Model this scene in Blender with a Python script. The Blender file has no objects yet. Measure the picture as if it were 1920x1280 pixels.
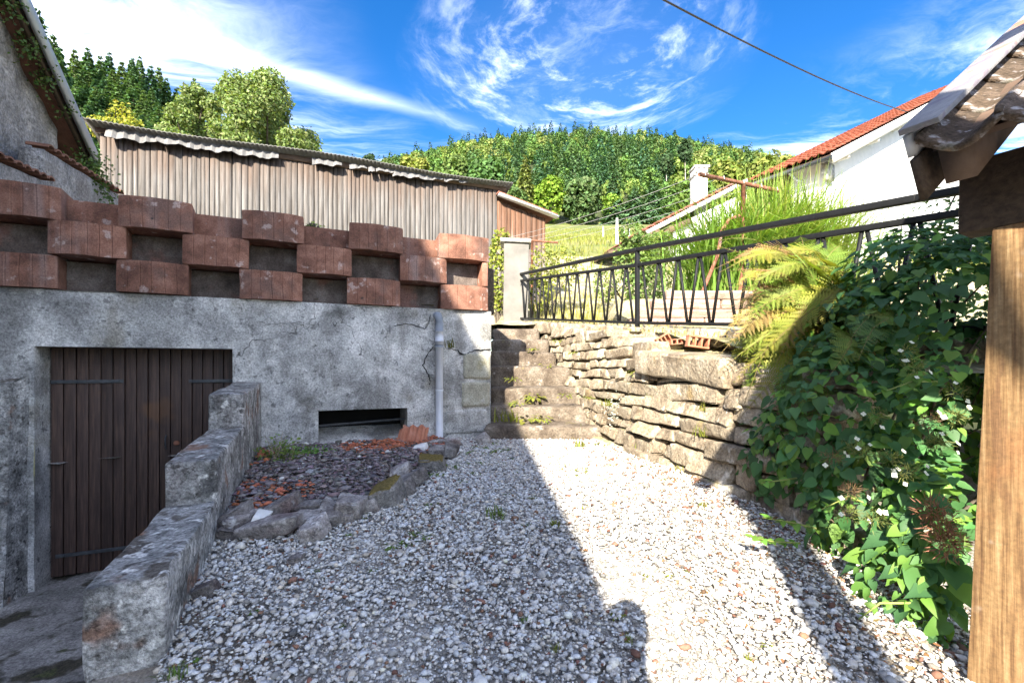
import bpy, bmesh, math, random
import numpy as np
from mathutils import Vector, Matrix

rnd = random.Random(7)
nr = np.random.default_rng(7)
R = math.radians
sc = bpy.context.scene
col = sc.collection

# ------------------------------------------------------------------ camera
F, CX, HY = 850.0, 960.0, 685.0          # focal length in photo pixels, centre column, horizon row
cam_d = bpy.data.cameras.new("camera")
cam_d.sensor_width = 36.0
cam_d.lens = F / 1920 * 36
cam_d.shift_y = (HY - 640) / 1920
cam_d.clip_start = 0.02
cam_d.clip_end = 3000
cam = bpy.data.objects.new("camera", cam_d)
cam.rotation_euler = (R(90), 0, 0)
col.objects.link(cam)
sc.camera = cam

# ------------------------------------------------------------------ sun, sky, exposure
SUN = Vector((0.285, 1.0, -0.653)).normalized()     # direction the light travels
sun_d = bpy.data.lights.new("sun", 'SUN')
sun_d.energy = 2.25
sun_d.angle = R(0.53)
sun_d.color = (1.0, 0.90, 0.74)
sun_o = bpy.data.objects.new("sun", sun_d)
sun_o.rotation_euler = SUN.to_track_quat('-Z', 'Y').to_euler()
col.objects.link(sun_o)

world = bpy.data.worlds.new("World")
sc.world = world
world.use_nodes = True


def build_world():
    t = world.node_tree
    t.nodes.clear()
    L = t.links.new

    def N(ty, **k):
        n = t.nodes.new(ty)
        for a, b in k.items():
            setattr(n, a, b)
        return n

    def M(op, a, b=None, c=None, clamp=False):
        n = N('ShaderNodeMath', operation=op)
        n.use_clamp = clamp
        for i, v in enumerate((a, b, c)):
            if v is None:
                continue
            if isinstance(v, (int, float)):
                n.inputs[i].default_value = v
            else:
                L(v, n.inputs[i])
        return n.outputs[0]

    out = N('ShaderNodeOutputWorld')
    bg = N('ShaderNodeBackground')
    L(bg.outputs[0], out.inputs[0])
    sky = N('ShaderNodeTexSky')
    sky.sky_type = 'NISHITA'
    sky.sun_disc = False
    sky.sun_elevation = math.asin(-SUN.z)
    sky.sun_rotation = math.atan2(-SUN.x, -SUN.y)
    sky.air_density = 1.0
    sky.dust_density = 0.4
    sky.ozone_density = 3.0
    hs = N('ShaderNodeHueSaturation')
    hs.inputs['Hue'].default_value = 0.508
    hs.inputs['Saturation'].default_value = 1.36
    hs.inputs['Value'].default_value = 0.24
    L(sky.outputs[0], hs.inputs['Color'])
    # cirrus on a flat layer overhead: p = (x/z, y/z)
    tc = N('ShaderNodeTexCoord')
    sp = N('ShaderNodeSeparateXYZ')
    L(tc.outputs['Generated'], sp.inputs[0])
    z = M('MAXIMUM', sp.outputs[2], 0.02)
    px = M('DIVIDE', sp.outputs[0], z)
    py = M('DIVIDE', sp.outputs[1], z)
    cb = N('ShaderNodeCombineXYZ')
    L(px, cb.inputs[0])
    L(py, cb.inputs[1])

    def noise(vec, scale, detail, rough, dist):
        n = N('ShaderNodeTexNoise')
        n.inputs['Scale'].default_value = scale
        n.inputs['Detail'].default_value = detail
        n.inputs['Roughness'].default_value = rough
        n.inputs['Distortion'].default_value = dist
        L(vec, n.inputs['Vector'])
        return n

    warp = noise(cb.outputs[0], 1.7, 3, 0.5, 0.4)
    wv = N('ShaderNodeVectorMath', operation='SUBTRACT')
    L(warp.outputs['Color'], wv.inputs[0])
    wv.inputs[1].default_value = (0.5, 0.5, 0.5)
    ws = N('ShaderNodeVectorMath', operation='SCALE')
    ws.inputs['Scale'].default_value = 0.36
    L(wv.outputs[0], ws.inputs[0])
    wp = N('ShaderNodeVectorMath', operation='ADD')
    L(cb.outputs[0], wp.inputs[0])
    L(ws.outputs[0], wp.inputs[1])

    def fibre(vec, ang, sx, sy, scale, dist=0.6, loc=(0, 0, 0)):
        m = N('ShaderNodeMapping')
        m.inputs['Rotation'].default_value = (0, 0, ang)
        m.inputs['Scale'].default_value = (sx, sy, 1)
        m.inputs['Location'].default_value = loc
        L(vec, m.inputs[0])
        return noise(m.outputs[0], scale, 9, 0.68, dist).outputs['Fac']

    def ramp(v, a, b, hi=1.0):
        n = N('ShaderNodeMapRange')
        n.interpolation_type = 'SMOOTHSTEP'
        n.inputs['From Min'].default_value = a
        n.inputs['From Max'].default_value = b
        n.inputs['To Max'].default_value = hi
        L(v, n.inputs['Value'])
        return n.outputs[0]

    # long streak running from high on the left to low over the hill
    lx, ly = 1.0, 0.585
    ln = math.hypot(lx, ly)
    nx, ny = -ly / ln, lx / ln
    w2 = N('ShaderNodeSeparateXYZ')
    wsm = N('ShaderNodeVectorMath', operation='SCALE')
    wsm.inputs['Scale'].default_value = 0.10
    L(wv.outputs[0], wsm.inputs[0])
    wp2 = N('ShaderNodeVectorMath', operation='ADD')
    L(cb.outputs[0], wp2.inputs[0])
    L(wsm.outputs[0], wp2.inputs[1])
    L(wp2.outputs[0], w2.inputs[0])
    d = M('ADD', M('MULTIPLY', M('SUBTRACT', w2.outputs[0], -0.94), nx),
          M('MULTIPLY', M('SUBTRACT', w2.outputs[1], 1.455), ny))
    along = M('ADD', M('MULTIPLY', M('SUBTRACT', w2.outputs[0], -0.94), lx / ln),
              M('MULTIPLY', M('SUBTRACT', w2.outputs[1], 1.455), ly / ln))
    wid = M('MULTIPLY_ADD', along, -0.035, 0.10)
    wid = M('MAXIMUM', wid, 0.05)
    prof = M('SUBTRACT', 1.0, M('DIVIDE', M('ABSOLUTE', d), wid), clamp=True)
    prof = M('POWER', prof, 1.35)
    fade = ramp(along, 1.05, 0.25)
    f1 = fibre(wp2.outputs[0], -0.53, 0.5, 3.2, 2.2, 0.3)
    streak = M('MULTIPLY', M('MULTIPLY', prof, fade), M('MULTIPLY_ADD', f1, 0.9, 0.05), clamp=True)
    # soft veil to the left of and below the streak
    vx = M('SUBTRACT', px, -1.35)
    vy = M('SUBTRACT', py, 1.75)
    veil = M('SUBTRACT', 1.0, M('SQRT', M('ADD', M('MULTIPLY', vx, vx), M('MULTIPLY', M('MULTIPLY', vy, vy), 1.2))), clamp=True)
    veil = M('MULTIPLY', M('MULTIPLY', veil, 0.42), fibre(wp.outputs[0], -0.5, 0.7, 1.8, 1.5), clamp=True)
    # curled wisp over the wooded hill
    bx = M('SUBTRACT', px, 0.22)
    by = M('SUBTRACT', py, 1.62)
    blob = M('SUBTRACT', 1.0, M('ADD', M('MULTIPLY', M('MULTIPLY', bx, bx), 2.6), M('MULTIPLY', M('MULTIPLY', by, by), 2.6)), clamp=True)
    # fibres that curl round a centre: noise stretched along the angle
    ax_ = M('SUBTRACT', px, 0.26)
    ay_ = M('SUBTRACT', py, 1.40)
    rho = M('SQRT', M('ADD', M('ADD', M('MULTIPLY', ax_, ax_), M('MULTIPLY', ay_, ay_)), 0.0005))
    wsp = N('ShaderNodeSeparateXYZ')
    L(wv.outputs[0], wsp.inputs[0])
    cc_ = N('ShaderNodeCombineXYZ')
    L(M('MULTIPLY_ADD', wsp.outputs[0], 1.1, M('MULTIPLY', rho, 4.2)), cc_.inputs[0])
    L(M('MULTIPLY', M('DIVIDE', ax_, rho), 0.75), cc_.inputs[1])
    L(M('MULTIPLY', M('DIVIDE', ay_, rho), 0.75), cc_.inputs[2])
    f2 = ramp(noise(cc_.outputs[0], 2.1, 10, 0.66, 0.25).outputs['Fac'], 0.46, 0.80)
    f2 = M('MULTIPLY', f2, ramp(rho, 0.06, 0.30))
    f3 = ramp(noise(wp.outputs[0], 4.2, 9, 0.68, 0.3).outputs['Fac'], 0.46, 0.80)
    wisp = M('MULTIPLY', M('POWER', blob, 1.1), M('ADD', M('MULTIPLY', f2, 1.5), M('ADD', M('MULTIPLY', M('MULTIPLY', f3, f2), 1.2), M('MULTIPLY_ADD', f3, 0.45, 0.05))), clamp=True)
    # cirrus low down, and fill cirrus added out of view
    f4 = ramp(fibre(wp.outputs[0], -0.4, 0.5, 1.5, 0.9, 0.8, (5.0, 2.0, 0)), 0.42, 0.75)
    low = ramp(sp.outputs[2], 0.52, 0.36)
    # clear over the hill; heavier cirrus added out of view to brighten the shade
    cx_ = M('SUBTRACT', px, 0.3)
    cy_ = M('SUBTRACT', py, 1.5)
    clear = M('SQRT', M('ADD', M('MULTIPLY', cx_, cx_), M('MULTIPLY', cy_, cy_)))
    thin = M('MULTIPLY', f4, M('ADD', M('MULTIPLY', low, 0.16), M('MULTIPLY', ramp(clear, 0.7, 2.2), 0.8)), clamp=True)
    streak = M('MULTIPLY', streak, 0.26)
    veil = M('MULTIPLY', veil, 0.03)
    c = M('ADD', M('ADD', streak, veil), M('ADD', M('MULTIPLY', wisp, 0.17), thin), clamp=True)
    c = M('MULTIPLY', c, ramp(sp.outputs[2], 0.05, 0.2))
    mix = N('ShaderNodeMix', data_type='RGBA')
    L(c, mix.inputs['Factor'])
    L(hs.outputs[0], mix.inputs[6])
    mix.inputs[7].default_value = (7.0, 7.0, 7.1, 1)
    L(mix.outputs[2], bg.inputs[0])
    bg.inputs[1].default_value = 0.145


build_world()
world.cycles.sampling_method = 'MANUAL'
world.cycles.sample_map_resolution = 256
sc.view_settings.view_transform = 'Standard'
sc.view_settings.look = 'None'
sc.view_settings.gamma = 1
sc.view_settings.exposure = 3.15
sc.view_settings.use_curve_mapping = False
sc.render.engine = 'CYCLES'
sc.cycles.use_denoising = True
sc.cycles.max_bounces = 4
sc.cycles.use_adaptive_sampling = True
sc.cycles.adaptive_threshold = 0.02
sc.cycles.transparent_max_bounces = 4
sc.cycles.sample_clamp_indirect = 6


# ------------------------------------------------------------------ helpers
def W(px, py, Y):
    """world point seen at photo pixel (px, py) that stands Y metres in front"""
    return Vector(((px - CX) / F * Y, Y, (HY - py) / F * Y))


def gz(Y):
    """height of the gravel yard"""
    k = min(max((2.8 - Y) / 2.8, 0), 2.2)
    return -0.735 - 0.40 * k ** 1.5


def Yg(py):
    Y = 3.0
    for _ in range(40):
        Y = 0.5 * Y + 0.5 * (-gz(Y)) * F / max(py - HY, 5)
    return Y


def tag(o, label=None, cat=None, group=None, kind=None):
    if label: o['label'] = label
    if cat: o['category'] = cat
    if group: o['group'] = group
    if kind: o['kind'] = kind
    return o


def empty(name, loc, label=None, cat=None, group=None, kind=None):
    o = bpy.data.objects.new(name, None)
    o.empty_display_size = 0.1
    o.location = loc
    col.objects.link(o)
    return tag(o, label, cat, group, kind)


def wloc(o):
    return o['_w'] if '_w' in o else None


WORLD = {}


def link(name, me, parent=None, mw=None):
    """link mesh (verts in world space unless mw given) as an object, keeping world space under the parent"""
    o = bpy.data.objects.new(name, me)
    col.objects.link(o)
    if mw is not None:
        o.matrix_basis = mw
    if parent is not None:
        o.parent = parent
        pw = WORLD.get(parent.name)
        if pw is None:
            pw = parent.matrix_basis.copy()
        o.matrix_parent_inverse = pw.inverted()
    WORLD[o.name] = o.matrix_basis.copy()
    return o


def mesh(name, V, Fs, mat, cols=None, smooth=False, mats=None, midx=None):
    me = bpy.data.meshes.new(name)
    V = np.asarray(V, dtype=np.float32).reshape(-1, 3)
    if isinstance(Fs, np.ndarray):
        k = Fs.shape[1]
        n = Fs.shape[0]
        me.vertices.add(len(V))
        me.vertices.foreach_set('co', V.ravel())
        me.loops.add(n * k)
        me.loops.foreach_set('vertex_index', Fs.astype(np.int32).ravel())
        me.polygons.add(n)
        me.polygons.foreach_set('loop_start', np.arange(0, n * k, k, dtype=np.int32))
        if smooth:
            me.polygons.foreach_set('use_smooth', np.ones(n, dtype=bool))
        me.update(calc_edges=True)
    else:
        me.from_pydata([tuple(v) for v in V], [], [tuple(f) for f in Fs])
        if smooth:
            me.polygons.foreach_set('use_smooth', np.ones(len(me.polygons), dtype=bool))
        me.update()
    if cols is not None:
        a = me.attributes.new('col', 'FLOAT_COLOR', 'POINT')
        c = np.ones((len(V), 4), dtype=np.float32)
        c[:, :3] = cols
        a.data.foreach_set('color', c.ravel())
    if mats:
        for m in mats: me.materials.append(m)
        me.polygons.foreach_set('material_index', np.asarray(midx, dtype=np.int32))
    elif mat is not None:
        me.materials.append(mat)
    return me


def snoise(P, freq, seed, n=7):
    r = np.random.default_rng(seed)
    k = r.normal(size=(n, 3))
    k /= np.linalg.norm(k, axis=1)[:, None]
    k *= freq * r.uniform(0.7, 1.6, (n, 1))
    ph = r.uniform(0, 6.28, n)
    return np.sin(P @ k.T + ph).sum(1) / math.sqrt(n)


def cube_grid(n):
    """surface grid of [-1,1]^3 with shared vertices; n = divisions per axis"""
    nx, ny, nz = n
    idx, V, Fs = {}, [], []

    def vi(i, j, k):
        key = (i, j, k)
        if key not in idx:
            idx[key] = len(V)
            V.append((2 * i / nx - 1, 2 * j / ny - 1, 2 * k / nz - 1))
        return idx[key]
    for i in range(nx):
        for j in range(ny):
            Fs.append((vi(i, j, 0), vi(i, j + 1, 0), vi(i + 1, j + 1, 0), vi(i + 1, j, 0)))
            Fs.append((vi(i, j, nz), vi(i + 1, j, nz), vi(i + 1, j + 1, nz), vi(i, j + 1, nz)))
    for i in range(nx):
        for k in range(nz):
            Fs.append((vi(i, 0, k), vi(i + 1, 0, k), vi(i + 1, 0, k + 1), vi(i, 0, k + 1)))
            Fs.append((vi(i, ny, k), vi(i, ny, k + 1), vi(i + 1, ny, k + 1), vi(i + 1, ny, k)))
    for j in range(ny):
        for k in range(nz):
            Fs.append((vi(0, j, k), vi(0, j, k + 1), vi(0, j + 1, k + 1), vi(0, j + 1, k)))
            Fs.append((vi(nx, j, k), vi(nx, j + 1, k), vi(nx, j + 1, k + 1), vi(nx, j, k + 1)))
    return np.array(V, dtype=float), np.array(Fs)


_cg = {}


def rock(c, ex, ey, ez, n=(4, 3, 3), k=5.0, amp=0.02, freq=9.0, warp=0.12, seed=1, mat=None, name='stone', cols=None, smooth=True, rad=None, chip=0.0):
    """irregular block with worn edges: centre c, half axes ex ey ez; rad = edge radius in metres (None: superellipsoid of squareness k)"""
    n = tuple(n)
    if n not in _cg: _cg[n] = cube_grid(n)
    V, Fs = _cg[n]
    r = np.random.default_rng(seed)
    P = V.copy()
    A = np.array([list(ex), list(ey), list(ez)], dtype=float)
    hl = np.linalg.norm(A, axis=1)
    if rad is None:
        s = (np.abs(P) ** k).sum(1) ** (1 / k)
        P = P / s[:, None]
    else:
        for ax in range(3):
            m = n[ax]; h = hl[ax]; rr = min(rad, h * 0.7)
            if m >= 3:
                idx = np.rint((P[:, ax] + 1) / 2 * m).astype(int)
                tab = np.concatenate([[-1], np.linspace(-(1 - rr / h), 1 - rr / h, m - 1), [1]])
                P[:, ax] = tab[idx]
        Q0 = P * hl
        inn = np.maximum(hl - np.minimum(rad, hl * 0.7), 0)
        q = np.clip(Q0, -inn, inn); d = Q0 - q
        ln = np.linalg.norm(d / np.maximum(hl - inn, 1e-6), axis=1)
        P = (q + d / np.maximum(ln, 1e-6)[:, None]) / hl
    cw = r.uniform(-warp, warp, (2, 2, 2, 3))
    t = (P + 1) / 2
    d = np.zeros_like(P)
    for a in (0, 1):
        for b in (0, 1):
            for e in (0, 1):
                w = (t[:, 0] if a else 1 - t[:, 0]) * (t[:, 1] if b else 1 - t[:, 1]) * (t[:, 2] if e else 1 - t[:, 2])
                d += w[:, None] * cw[a, b, e]
    P = P + d
    Q = P @ A + np.array(list(c))
    nn = P / (np.linalg.norm(P, axis=1)[:, None] + 1e-9) @ (A / hl[:, None])
    dsp = amp * (0.6 * snoise(Q, freq, seed + 11) + 0.4 * snoise(Q, freq * 2.3, seed + 12))
    if chip > 0:
        edge = np.sort(np.abs(V), axis=1)[:, 1] ** 6
        dsp = dsp - chip * edge * np.clip(snoise(Q, freq * 1.7, seed + 13), 0, 2)
    Q = Q + nn * dsp[:, None]
    me = mesh(name, Q, Fs, mat, cols=cols, smooth=smooth)
    if smooth and rad is not None:
        me.set_sharp_from_angle(angle=R(38))
    return me


def box_mesh(name, c, ex, ey, ez, mat, bev=0.0):
    c = np.array(list(c)); A = np.array([list(ex), list(ey), list(ez)], dtype=float)
    V, Fs = cube_grid((1, 1, 1))
    me = mesh(name, V @ A + c, Fs, mat)
    if bev > 0:
        bm = bmesh.new(); bm.from_mesh(me)
        bmesh.ops.bevel(bm, geom=list(bm.edges), offset=bev, segments=2, affect='EDGES', profile=0.6)
        bm.to_mesh(me); bm.free()
    return me


def bar_mesh(name, a, b, w, h, mat, up=(0, 0, 1), bev=0.0):
    """rectangular bar from a to b"""
    a = Vector(a); b = Vector(b)
    d = (b - a)
    s = d.cross(Vector(up)).normalized()
    if s.length < 1e-6: s = Vector((1, 0, 0))
    t = s.cross(d).normalized()
    return box_mesh(name, (a + b) / 2, d / 2, s * w / 2, t * h / 2, mat, bev)


def tube(pts, r, n=8, cap=True):
    pts = [Vector(p) for p in pts]
    rs = r if isinstance(r, (list, tuple)) else [r] * len(pts)
    V, Fs = [], []
    up = Vector((0.13, 0.21, 0.97))
    for i, p in enumerate(pts):
        d = (pts[min(i + 1, len(pts) - 1)] - pts[max(i - 1, 0)]).normalized()
        s = d.cross(up)
        if s.length < 0.05: s = d.cross(Vector((1, 0, 0)))
        s.normalize(); t = s.cross(d)
        for j in range(n):
            a = 2 * math.pi * j / n
            V.append(p + (s * math.cos(a) + t * math.sin(a)) * rs[i])
    for i in range(len(pts) - 1):
        for j in range(n):
            j2 = (j + 1) % n
            Fs.append((i * n + j, i * n + j2, (i + 1) * n + j2, (i + 1) * n + j))
    if cap:
        Fs.append(tuple(range(n)))
        Fs.append(tuple((len(pts) - 1) * n + j for j in reversed(range(n))))
    return V, Fs


def tube_mesh(name, pts, r, mat, n=8, smooth=True):
    V, Fs = tube(pts, r, n)
    return mesh(name, [tuple(v) for v in V], Fs, mat, smooth=smooth)


def rand_rot(n, r=nr):
    q = r.normal(size=(n, 4)); q /= np.linalg.norm(q, axis=1)[:, None]
    w, x, y, z = q.T
    return np.stack([np.stack([1 - 2 * (y * y + z * z), 2 * (x * y - z * w), 2 * (x * z + y * w)], 1),
                     np.stack([2 * (x * y + z * w), 1 - 2 * (x * x + z * z), 2 * (y * z - x * w)], 1),
                     np.stack([2 * (x * z - y * w), 2 * (y * z + x * w), 1 - 2 * (x * x + y * y)], 1)], 1)


def frames(nrm, dirv):
    """rotation matrices whose columns are (side, dir, normal): leaf template lies in xy, tip towards +y"""
    nrm = nrm / (np.linalg.norm(nrm, axis=1)[:, None] + 1e-9)
    side = np.cross(dirv, nrm); side /= (np.linalg.norm(side, axis=1)[:, None] + 1e-9)
    d = np.cross(nrm, side)
    return np.stack([side, d, nrm], 2)


def scatter(tv, tf, pos, rot, scl, colr):
    """numpy instancing into one vertex/face/colour set. scl (n,) or (n,3)"""
    n = len(pos); m = len(tv)
    s = scl[:, None, None] if scl.ndim == 1 else scl[:, None, :]
    P = (tv[None] * s) @ np.transpose(rot, (0, 2, 1)) + pos[:, None, :]
    Fi = (tf[None] + (np.arange(n) * m)[:, None, None]).reshape(-1, tf.shape[1])
    C = np.repeat(colr, m, axis=0)
    return P.reshape(-1, 3), Fi, C


def merge(parts):
    V, Fi, C, o = [], [], [], 0
    for v, f, c in parts:
        V.append(v); Fi.append(f + o); C.append(c); o += len(v)
    return np.concatenate(V), np.concatenate(Fi), np.concatenate(C)


def jitter_col(base, n, dv=0.2, dh=0.06, r=nr):
    b = np.array(base)[None] * (1 + r.uniform(-dv, dv, (n, 1)))
    return np.clip(b * (1 + r.uniform(-dh, dh, (n, 3))), 0.002, 1)


# ------------------------------------------------------------------ materials
def material(name, stops=None, scale=4.0, detail=6, rough=0.85, stretch=(1, 1, 1), bump=0.3, bscale=30.0, bdist=0.01,
             layers=(), attr=False, rand=0.0, trans=0.0, spec=0.3, metal=0.0, coat=0.0, cracks=None, rot=(0, 0, 0), dist=0.2, grit=0.0, gscale=85.0):
    m = bpy.data.materials.new(name)
    m.use_nodes = True
    t = m.node_tree
    t.nodes.clear()
    L = t.links.new

    def N(ty, **k):
        n = t.nodes.new(ty)
        for a, b in k.items(): setattr(n, a, b)
        return n
    out = N('ShaderNodeOutputMaterial')
    bs = N('ShaderNodeBsdfPrincipled')
    bs.inputs['Roughness'].default_value = rough
    bs.inputs['Specular IOR Level'].default_value = spec
    bs.inputs['Metallic'].default_value = metal
    tc = N('ShaderNodeTexCoord')
    mp = N('ShaderNodeMapping')
    mp.inputs['Scale'].default_value = stretch
    mp.inputs['Rotation'].default_value = rot
    L(tc.outputs['Object'], mp.inputs[0])

    def noise(sc_, de=4, ro=0.6, di=dist, vec=None):
        n = N('ShaderNodeTexNoise')
        n.inputs['Scale'].default_value = sc_
        n.inputs['Detail'].default_value = de
        n.inputs['Roughness'].default_value = ro
        n.inputs['Distortion'].default_value = di
        L(vec or mp.outputs[0], n.inputs['Vector'])
        return n.outputs['Fac']

    def mixc(f, a, b, mode='MIX'):
        n = N('ShaderNodeMix', data_type='RGBA', blend_type=mode)
        if isinstance(f, (int, float)): n.inputs['Factor'].default_value = f
        else: L(f, n.inputs['Factor'])
        for s, i in ((a, 6), (b, 7)):
            if isinstance(s, (tuple, list)): n.inputs[i].default_value = (*s[:3], 1)
            else: L(s, n.inputs[i])
        return n.outputs[2]

    def rampf(v, a, b, hi=1.0):
        n = N('ShaderNodeMapRange')
        n.interpolation_type = 'SMOOTHSTEP'
        n.inputs['From Min'].default_value = a
        n.inputs['From Max'].default_value = b
        n.inputs['To Max'].default_value = hi
        L(v, n.inputs['Value'])
        return n.outputs[0]
    c = None
    if stops:
        f = noise(scale, min(detail, 6), 0.65)
        cr = N('ShaderNodeValToRGB')
        el = cr.color_ramp.elements
        while len(el) < len(stops): el.new(0.5)
        for e, (p, cc) in zip(el, stops):
            e.position = p; e.color = (*cc, 1)
        L(f, cr.inputs[0])
        c = cr.outputs[0]
    if attr:
        at = N('ShaderNodeAttribute')
        at.attribute_name = 'col'
        c = mixc(1.0, at.outputs['Color'], c, 'MULTIPLY') if c is not None else at.outputs['Color']
    for lay in layers:       # (kind, colour, scale, lo, hi, amount[, axis-limits])
        kind = lay[0]
        if kind == 'noise':
            _, cc, s_, lo, hi, am = lay[:6]
            v = noise(s_, 3, 0.6, 0.0, tc.outputs['Object'])
            c = mixc(rampf(v, lo, hi, am), c, cc)
        elif kind == 'streak':      # stretched in z
            _, cc, s_, lo, hi, am = lay[:6]
            mp2 = N('ShaderNodeMapping'); mp2.inputs['Scale'].default_value = (1, 1, 0.12)
            L(tc.outputs['Object'], mp2.inputs[0])
            v = noise(s_, 3, 0.6, 0.0, mp2.outputs[0])
            c = mixc(rampf(v, lo, hi, am), c, cc)
        elif kind == 'spots':
            _, cc, s_, lo, hi, am = lay[:6]
            vo = N('ShaderNodeTexVoronoi'); vo.inputs['Scale'].default_value = s_
            nv = N('ShaderNodeTexNoise'); nv.inputs['Scale'].default_value = s_ * 2
            L(tc.outputs['Object'], nv.inputs['Vector'])
            ad = N('ShaderNodeVectorMath', operation='MULTIPLY_ADD')
            L(nv.outputs['Color'], ad.inputs[0]); ad.inputs[1].default_value = (0.5 / s_,) * 3
            L(tc.outputs['Object'], ad.inputs[2])
            L(ad.outputs[0], vo.inputs['Vector'])
            c = mixc(rampf(vo.outputs['Distance'], hi, lo, am), c, cc)
        elif kind == 'z':           # colour that belongs to a height band, edge broken by noise
            _, cc, s_, z0, z1, am = lay[:6]
            sp = N('ShaderNodeSeparateXYZ'); L(tc.outputs['Object'], sp.inputs[0])
            mp2 = N('ShaderNodeMapping'); mp2.inputs['Scale'].default_value = (1, 1, 0.2)
            L(tc.outputs['Object'], mp2.inputs[0])
            v = noise(s_, 4, 0.6, 0.1, mp2.outputs[0])
            ma = N('ShaderNodeMath', operation='MULTIPLY_ADD'); L(v, ma.inputs[0]); ma.inputs[1].default_value = (z1 - z0) * 1.6; L(sp.outputs[2], ma.inputs[2])
            c = mixc(rampf(ma.outputs[0], z0 + (z1 - z0) * 0.8, z1 + (z1 - z0) * 0.8, am), c, cc)
        elif kind == 'up':          # growth on upward faces (moss, lichen)
            _, cc, s_, lo, hi, am = lay[:6]
            ge = N('ShaderNodeNewGeometry'); sp = N('ShaderNodeSeparateXYZ'); L(ge.outputs['Normal'], sp.inputs[0])
            v = noise(s_, 3, 0.6, 0.0, tc.outputs['Object'])
            mu = N('ShaderNodeMath', operation='MULTIPLY'); L(rampf(v, lo, hi, am), mu.inputs[0]); L(rampf(sp.outputs[2], 0.3, 0.8), mu.inputs[1])
            c = mixc(mu.outputs[0], c, cc)
    if grit > 0:
        gn = noise(gscale, 3, 0.75, 0.0, tc.outputs['Object'])
        mr = N('ShaderNodeMapRange'); L(gn, mr.inputs['Value'])
        mr.inputs['From Min'].default_value = 0.30; mr.inputs['From Max'].default_value = 0.70
        mr.inputs['To Min'].default_value = 1 - grit; mr.inputs['To Max'].default_value = 1 + grit
        cg = N('ShaderNodeCombineColor')
        for i in range(3): L(mr.outputs[0], cg.inputs[i])
        c = mixc(1.0, c, cg.outputs[0], 'MULTIPLY')
    hcr = None
    if cracks:
        s_, wd, cc = cracks
        vo = N('ShaderNodeTexVoronoi'); vo.feature = 'DISTANCE_TO_EDGE'; vo.inputs['Scale'].default_value = s_
        nv = N('ShaderNodeTexNoise'); nv.inputs['Scale'].default_value = s_ * 3; nv.inputs['Detail'].default_value = 4
        L(tc.outputs['Object'], nv.inputs['Vector'])
        ad = N('ShaderNodeVectorMath', operation='MULTIPLY_ADD')
        L(nv.outputs['Color'], ad.inputs[0]); ad.inputs[1].default_value = (0.5 / s_,) * 3
        L(tc.outputs['Object'], ad.inputs[2]); L(ad.outputs[0], vo.inputs['Vector'])
        msk = noise(s_ * 0.8, 2, 0.5, 0, tc.outputs['Object'])
        mu = N('ShaderNodeMath', operation='MULTIPLY'); L(rampf(vo.outputs['Distance'], wd, wd * 0.3), mu.inputs[0]); L(rampf(msk, 0.5, 0.6), mu.inputs[1])
        hcr = mu.outputs[0]
        c = mixc(hcr, c, cc)
    if rand > 0:
        oi = N('ShaderNodeObjectInfo')
        mr = N('ShaderNodeMapRange'); L(oi.outputs['Random'], mr.inputs['Value'])
        mr.inputs['To Min'].default_value = 1 - rand; mr.inputs['To Max'].default_value = 1 + rand
        cc = N('ShaderNodeCombineColor')
        for i in range(3): L(mr.outputs[0], cc.inputs[i])
        c = mixc(1.0, c, cc.outputs[0], 'MULTIPLY')
    L(c, bs.inputs['Base Color'])
    if bump > 0:
        bn = N('ShaderNodeBump')
        bn.inputs['Strength'].default_value = bump
        bn.inputs['Distance'].default_value = bdist
        h = noise(bscale, 4, 0.7)
        if hcr is not None:
            sb = N('ShaderNodeMath', operation='SUBTRACT'); L(h, sb.inputs[0]); L(hcr, sb.inputs[1]); h = sb.outputs[0]
        L(h, bn.inputs['Height'])
        L(bn.outputs[0], bs.inputs['Normal'])
    if trans > 0:
        tr = N('ShaderNodeBsdfTranslucent')
        tint = mixc(1.0, c, (1.25, 1.3, 0.55), 'MULTIPLY')
        L(tint, tr.inputs[0])
        mx = N('ShaderNodeMixShader'); mx.inputs[0].default_value = trans
        L(bs.outputs[0], mx.inputs[1]); L(tr.outputs[0], mx.inputs[2])
        L(mx.outputs[0], out.inputs[0])
    else:
        L(bs.outputs[0], out.inputs[0])
    return m


MT = {}
MT['concrete'] = material('concrete', [(0.30, (.12, .12, .115)), (0.44, (.33, .33, .32)), (0.54, (.46, .46, .445)), (0.68, (.64, .63, .61))], 3.0, 9, 0.95, bump=0.75, bscale=26, bdist=0.012,
    layers=[('noise', (.15, .15, .145), 1.1, .50, .64, .75), ('streak', (.15, .145, .135), 3.0, .52, .68, .65), ('noise', (.22, .20, .15), 1.9, .56, .68, .5), ('noise', (.58, .57, .55), 6, .54, .70, .6), ('noise', (.10, .10, .10), 16, .60, .68, .7), ('spots', (.05, .05, .05), 5, .02, .075, .9), ('spots', (.65, .64, .6), 7, .02, .06, .7)],
    cracks=(0.8, 0.0022, (.09, .09, .085)), grit=0.5, gscale=70)
MT['low_concrete'] = material('low_wall_concrete', [(0.32, (.08, .08, .078)), (0.45, (.22, .22, .21)), (0.56, (.36, .355, .34)), (0.68, (.56, .55, .53))], 6, 9, 0.95, bump=1.0, bscale=34, bdist=0.02,
    layers=[('streak', (.12, .10, .10), 5, .5, .7, .6), ('up', (.055, .04, .025), 6, .5, .62, .85), ('noise', (.20, .09, .045), 4.2, .58, .68, .75), ('noise', (.64, .63, .60), 13, .58, .66, .8), ('noise', (.05, .045, .04), 18, .58, .66, .8), ('spots', (.02, .02, .018), 8, .03, .12, .95)], grit=0.65, gscale=60)
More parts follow.
